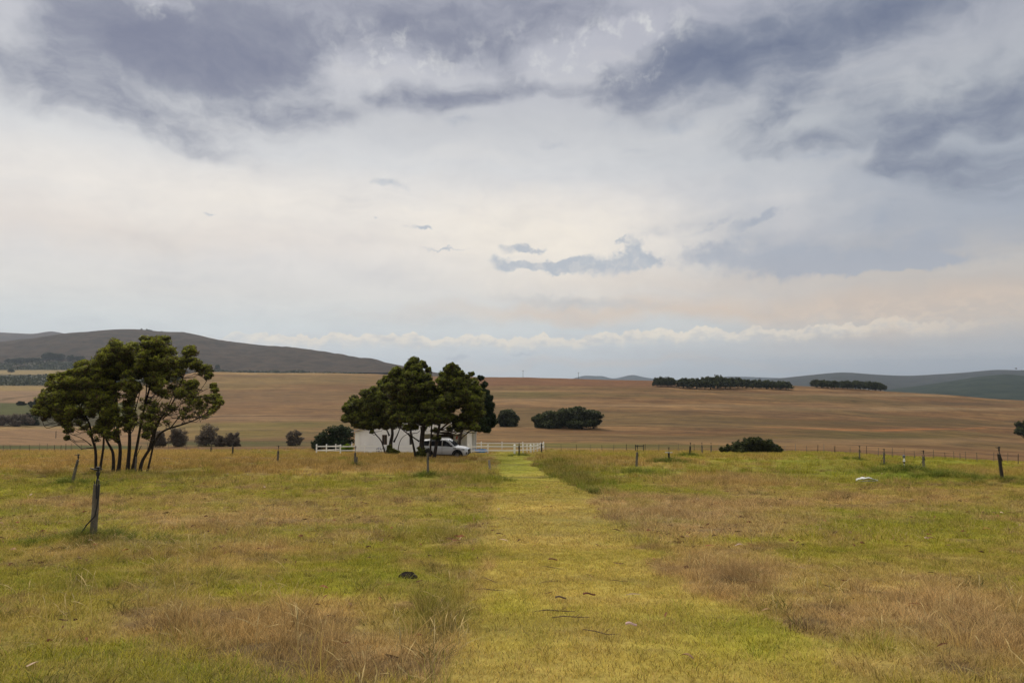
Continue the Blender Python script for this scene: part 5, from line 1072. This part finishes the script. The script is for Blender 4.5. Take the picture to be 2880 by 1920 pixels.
def pts_in(y0, y1, dens, power=0):
    hw_ = lambda q: .84*q+4.5; n = int(2*hw_(y1)*(y1-y0)*dens); y = rng.uniform(y0, y1, n); x = rng.uniform(-1, 1, n)*hw_(y1); k = np.abs(x) < hw_(y); return x[k], y[k]
short = collection('short_tufts', [tuft('turf', 34, .10, .012, .045, .0042, .9, seg=2) for _ in range(6)])
medium = collection('medium_tufts', [tuft('meadow', 26, .09, .03, .12, .0040, .8, seg=3) for _ in range(6)])
tallc = collection('tall_tufts', [tuft('bunch', 46, .10, .12, .38, .0042, .65, seg=4, arc=1.2) for _ in range(6)])
far_s = collection('far_short', [tuft('turf_far', 40, .30, .03, .09, .012, .9, seg=2) for _ in range(5)])
far_m = collection('far_medium', [tuft('meadow_far', 60, .32, .10, .32, .011, .5, seg=2) for _ in range(5)])
far_t = collection('far_tall', [tuft('reed_far', 90, .45, .20, .55, .020, .45, seg=2) for _ in range(5)])
def layer(name, label, y0, y1, dens, coll, prob, smin, smax, bright=1.0, hfun=None, wide=1.0):
    x, y = pts_in(y0, y1, dens); f = field(x, y); p = prob(f, x, y); keep = rng.uniform(0, 1, len(x)) < p; x, y = x[keep], y[keep]; f = {k: (v[keep] if hasattr(v, '__len__') else v) for k, v in f.items()}
    z = height(x, y)-.004; s = rng.uniform(smin, smax, len(x)); hs = s if hfun is None else s*hfun(f)
    col = f['col']*bright*rng.uniform(.8, 1.25, (len(x), 1))
    dead = rng.uniform(0, 1, len(x)) < (.10+.25*f['dry']); col = np.where(dead[:, None], col*.4+np.array((.46, .32, .13))*.6, col)
    fresh = (rng.uniform(0, 1, len(x)) < .22*(1-f['dry'])); col = np.where(fresh[:, None], col*.5+np.array((.13, .20, .02))*.6, col)
    return scatter(name, label, np.stack([x, y, z], 1), np.clip(col, 0, 1), np.stack([s*wide, s*wide, hs], 1), coll)
layer('turf', 'short close turf of the near paddock and mown path', 3.4, 13, 150, short, lambda f, x, y: np.clip(1-.55*f['soil'], 0, 1), .8, 1.4, 1.15)
layer('turf', 'short close turf further down the paddock', 13, 34, 34, short, lambda f, x, y: np.clip(1-.4*f['soil'], 0, 1), 1.6, 2.6, 1.15, lambda f: .75)
layer('meadow_grass', 'ankle-high mixed meadow grass near the camera', 3.4, 13, 46, medium, lambda f, x, y: (1-f['path']*.93)*(.25+.75*np.clip((f['n1']-.3)*2.5, 0, 1)), .7, 1.5, 1.15)
layer('meadow_grass', 'ankle-high meadow grass in the middle of the paddock', 13, 36, 9, medium, lambda f, x, y: (1-f['path']*.96)*(.3+.7*np.clip((f['n1']-.3)*2.5, 0, 1)), 1.2, 2.6, 1.15)
layer('dry_grass', 'tall dry bunch grass in patches near the camera', 3.4, 15, 26, tallc, lambda f, x, y: np.clip(f['tall']*1.1-.12, 0, 1), .5, 1.05, 1.15)
layer('dry_grass', 'tall dry bunch grass beside the mown path', 15, 38, 9, tallc, lambda f, x, y: np.clip(f['tall']*1.2-.15, 0, 1), .8, 1.4, 1.15, lambda f: .85)
layer('far_turf', 'short grass towards the house', 34, 100, 2.6, far_s, lambda f, x, y: 1-.0*f['path'], .9, 1.5, 1.12, lambda f: .6)
layer('far_meadow', 'knee-high golden grass at the foot of the paddock', 30, 112, 2.4, far_m, lambda f, x, y: (1-f['path'])*np.clip(.35+f['tall']*1.2+.4*(f['dry']-.3), 0, 1)*np.where((f['py'] < 1300) & (f['px'] > 1320) & (f['px'] < 1530), .12, 1), .7, 1.35, 1.12)
layer('far_reeds', 'taller tufted grass patches left and right of the path', 26, 70, 1.6, far_t, lambda f, x, y: (1-f['path'])*np.clip(f['tall']*1.4-.25, 0, 1), .45, .95, 1.05)
def stalk(name, n):
    v = []; f = []
    for _ in range(n):
        a = rng.uniform(0, 6.283); x, y = .08*math.cos(a), .08*math.sin(a); h = rng.uniform(.16, .42); l = h*rng.uniform(.15, .9); d = rng.uniform(0, 6.283); k0 = len(v); w_ = .0011
        for i in range(6):
            t = i/5; ww = w_*(1-.4*t) if i < 4 else 0.0028*(1 if i == 4 else .2); cx, cy, z = x+math.cos(d)*l*t**2, y+math.sin(d)*l*t**2, h*(t-.25*t**3); v += [(cx-ww*math.sin(d), cy+ww*math.cos(d), z), (cx+ww*math.sin(d), cy-ww*math.cos(d), z+ww*.5)]
        for i in range(5): f.append((k0+2*i, k0+2*i+1, k0+2*i+3, k0+2*i+2))
    me = bpy.data.meshes.new(name); me.from_pydata(v, [], f); me.materials.append(gm); return bpy.data.objects.new(name, me)
stalks = collection('stalks', [stalk('seed_stalk', 7) for _ in range(6)])
x, y = pts_in(3.6, 22, 6); f = field(x, y); keep = rng.uniform(0, 1, len(x)) < (1-f['path'])*np.clip((f['n1']-.38)*3+f['tall'], .04, 1); x, y = x[keep], y[keep]; s = rng.uniform(.6, 1.2, len(x))
scatter('seed_stalks', 'thin pale bent seed stalks standing above the grass', np.stack([x, y, height(x, y)-.005], 1), np.array([[.42, .33, .15]])*rng.uniform(.6, 1.15, (len(x), 1)), np.stack([s*1.3, s*1.3, s], 1), stalks)
x, y = pts_in(4.2, 45, 2.0); f = field(x, y); keep = rng.uniform(0, 1, len(x)) < (1-f['path'])*np.clip((f['n3']-.3)*2.2, .1, 1)*np.clip(16/y, .3, 1); x, y = x[keep], y[keep]; s = rng.uniform(.35, .8, len(x))*np.clip(y/16, 1, 1.7)
tc_ = np.array([(.09, .10, .018), (.15, .14, .03), (.30, .20, .085), (.13, .085, .04)])[rng.integers(0, 4, len(x))]
scatter('tussocks', 'separate small tussocks of coarse olive and brown grass', np.stack([x, y, height(x, y)-.005], 1), tc_*rng.uniform(.7, 1.2, (len(x), 1)), np.stack([s*1.7, s*1.7, s*.62], 1), tallc)
# thick green growth on the mounds
XY = []; CC = []
for mx, my, r, a in MOUNDS:
    if a < .06 or (a == .3): continue
    n = int(52*r*r*(2.6 if my < 25 else .8)*(1.4 if a > .15 else .8)); q = rng.normal(size=(n, 2))*r*.62; XY.append(np.stack([mx+q[:, 0]*1.15, my+q[:, 1]*.9], 1))
XY = np.concatenate(XY); x, y = XY[:, 0], XY[:, 1]; col = np.where(rng.uniform(0, 1, (len(x), 1)) < .75, np.array([[.10, .145, .016]]), np.array([[.27, .25, .05]]))*rng.uniform(.7, 1.3, (len(x), 1))
s = rng.uniform(.6, 1.25, len(x))*np.clip(y/25, .75, 1.5)
scatter('mound_grass', 'thick green grass growing on the mounds around the posts', np.stack([x, y, height(x, y)-.01], 1), col, np.stack([s*1.2, s*1.2, s*.75], 1), tallc)

# ---------------------------------------------------------------- litter: fallen gum leaves, bark flakes, twigs
lm = bpy.data.materials.new('fallen_leaf'); lm.use_nodes = True; T = NT(lm.node_tree); b = T.n['Principled BSDF']
la = T.node('ShaderNodeAttribute', attribute_name='gcol', attribute_type='INSTANCER'); T.put(b.inputs['Base Color'], la.outputs['Color']); b.inputs['Roughness'].default_value = .95; b.inputs['Specular IOR Level'].default_value = .1
def leafo(L, Wd, curl):
    v = []; f = []; n = 6
    for i in range(n+1):
        t = i/n; w_ = Wd*math.sin(math.pi*min(1, t*.94+.04))**.8; x = (t-.5)*L; z = curl*math.sin(t*3.0)*L*.2
        v += [(x, -w_/2+curl*.02*t, z+w_*.18), (x, curl*L*.06*t, z), (x, w_/2+curl*.02*t, z+w_*.18)]
    for i in range(n):
        for k in range(2): f.append((i*3+k, i*3+k+1, i*3+k+4, i*3+k+3))
    me = bpy.data.meshes.new('fallen_leaf'); me.from_pydata(v, [], f); me.materials.append(lm); return bpy.data.objects.new('fallen_leaf', me)
def chip():
    v = []; f = []
    for i in range(7): 
        t = 2*math.pi*i/7; r = rng.uniform(.5, 1); v.append((math.cos(t)*.05*r, math.sin(t)*.025*r, .008+rng.uniform(0, .02)))
    v.append((0, 0, .03)); f = [(i, (i+1) % 7, 7) for i in range(7)]
    me = bpy.data.meshes.new('bark_flake'); me.from_pydata(v, [], f); me.materials.append(lm); return bpy.data.objects.new('bark_flake', me)
lc = collection('litter', [leafo(.12, .022, .6), leafo(.10, .026, -.5), leafo(.15, .02, .3), leafo(.08, .03, .9), chip(), chip()])
x, y = pts_in(3.6, 40, 2.6); f = field(x, y); keep = rng.uniform(0, 1, len(x)) < np.clip(1.5*f['n1']**1.5*(1-.75*f['path']), 0, 1)*np.clip(14/y, .2, 1)*1.2; x, y = x[keep], y[keep]
pal = np.array([(.14, .065, .03), (.08, .042, .022), (.22, .09, .045), (.18, .11, .055), (.50, .36, .27), (.10, .052, .03), (.30, .19, .10)]); ci_ = rng.choice(7, len(x), p=[.24, .22, .16, .14, .05, .12, .07])
s = rng.uniform(.5, 1.3, len(x))*np.clip(y/8, 1, 1.8)
scatter('leaf_litter', 'scattered fallen gum leaves and bark flakes on the grass', np.stack([x, y, height(x, y)+.028+.012*(y/10)], 1), pal[ci_]*rng.uniform(.7, 1.3, (len(x), 1)), np.stack([s, s, s], 1), lc, rotx=rng.uniform(-.35, .35, len(x)))
# the larger twigs, each by itself
M['twig'] = mat('dry_twig', (.15, .10, .065), .9, .2, 20)
M['redleaf'] = mat('red_brown_bark', (.16, .055, .035), .8, .2, 20)
M['pinkpetal'] = mat('pale_pink_flake', (.62, .42, .38), .7, .1, 20)
for label, p0, p1, r, bend in [('long straight twig lying across the mown path, nearest of all', (1505, 1726), (1618, 1731), .009, .02), ('dark twig just below the long straight one', (1552, 1750), (1660, 1752), .007, .015), ('thin twig on the left edge of the mown path', (1335, 1652), (1420, 1660), .007, .01), ('curved thin twig in the middle of the path', (1520, 1592), (1585, 1599), .005, .03), ('slanting twig at the left edge of the path', (1352, 1618), (1400, 1632), .006, .02), ('curved dark twig low on the right of the path', (1640, 1788), (1745, 1800), .006, -.03), ('twig beyond the curved one in the middle of the path', (1515, 1637), (1570, 1634), .005, .01), ('small twig on the dry right part of the path', (1715, 1636), (1765, 1638), .006, .01)]:
    a = ghit(*p0)+Vector((0, 0, .03)); c = ghit(*p1)+Vector((0, 0, .035)); r *= .72; mb = MB(); mb.tube([a, a.lerp(c, .3)+Vector((0, bend, .008)), a.lerp(c, .65)+Vector((0, bend*1.4, -.004)), c], [r*.6, r, r*.9, r*.4], 6)
    d = (c-a); q = a.lerp(c, .6); mb.tube([q, q+d*.16+Vector((0, .05, .02))], [r*.6, r*.3], 5); tag(mb.build('twig', M['twig']), label, 'twig', 'twigs lying on the path')
for label, px, py, L, m_ in [('red brown curled bark strip on the lower right path', 1657, 1679, .14, 'redleaf'), ('red brown bark strip higher up the mown path', 1555, 1576, .14, 'redleaf'), ('grey bark strip just left of the lower red one', 1577, 1690, .12, 'twig'), ('pale pink curled flake on the bottom right of the path', 1775, 1776, .10, 'pinkpetal')]:
    g_ = ghit(px, py)+Vector((0, 0, .05)); mb = MB(); n = 8; v = []; f = []
    for i in range(n+1):
        t = i/n; x = (t-.5)*L
        for k in range(5):
            an = math.pi*(k/4)-.2; v.append((g_.x+x, g_.y-math.cos(an)*.016*(1-.4*t), g_.z+math.sin(an)*.014+.01*math.sin(t*5)))
    for i in range(n):
        for k in range(4): f.append((i*5+k, i*5+k+1, i*5+k+6, i*5+k+5))
    mb.add(v, f); tag(mb.build('bark_strip', M[m_]), label, 'bark', 'curled bark strips on the path')
# broken stump lump left of the path
g_ = ghit(1147, 1622); mb = MB(); v = []; f = []
for j in range(9):
    for i in range(22):
        th = 2*math.pi*i/22; ph = math.pi*.5*j/8; r = .8+.5*float(fbm(np.array([math.cos(th)*2+5.0]), np.array([math.sin(th)*2+ph*2]), 3, 77)[0]); v.append((g_.x+math.cos(th)*math.cos(ph)*.12*r, g_.y+math.sin(th)*math.cos(ph)*.09*r, g_.z-.02+math.sin(ph)*.085*r+.008*math.sin(i*2.3)))
for j in range(8):
    for i in range(22): f.append((j*22+i, j*22+(i+1) % 22, (j+1)*22+(i+1) % 22, (j+1)*22+i))
mb.add(v, f); tag(mb.build('stump', M['bark']), 'small dark rotting stump in the grass left of the path', 'stump')
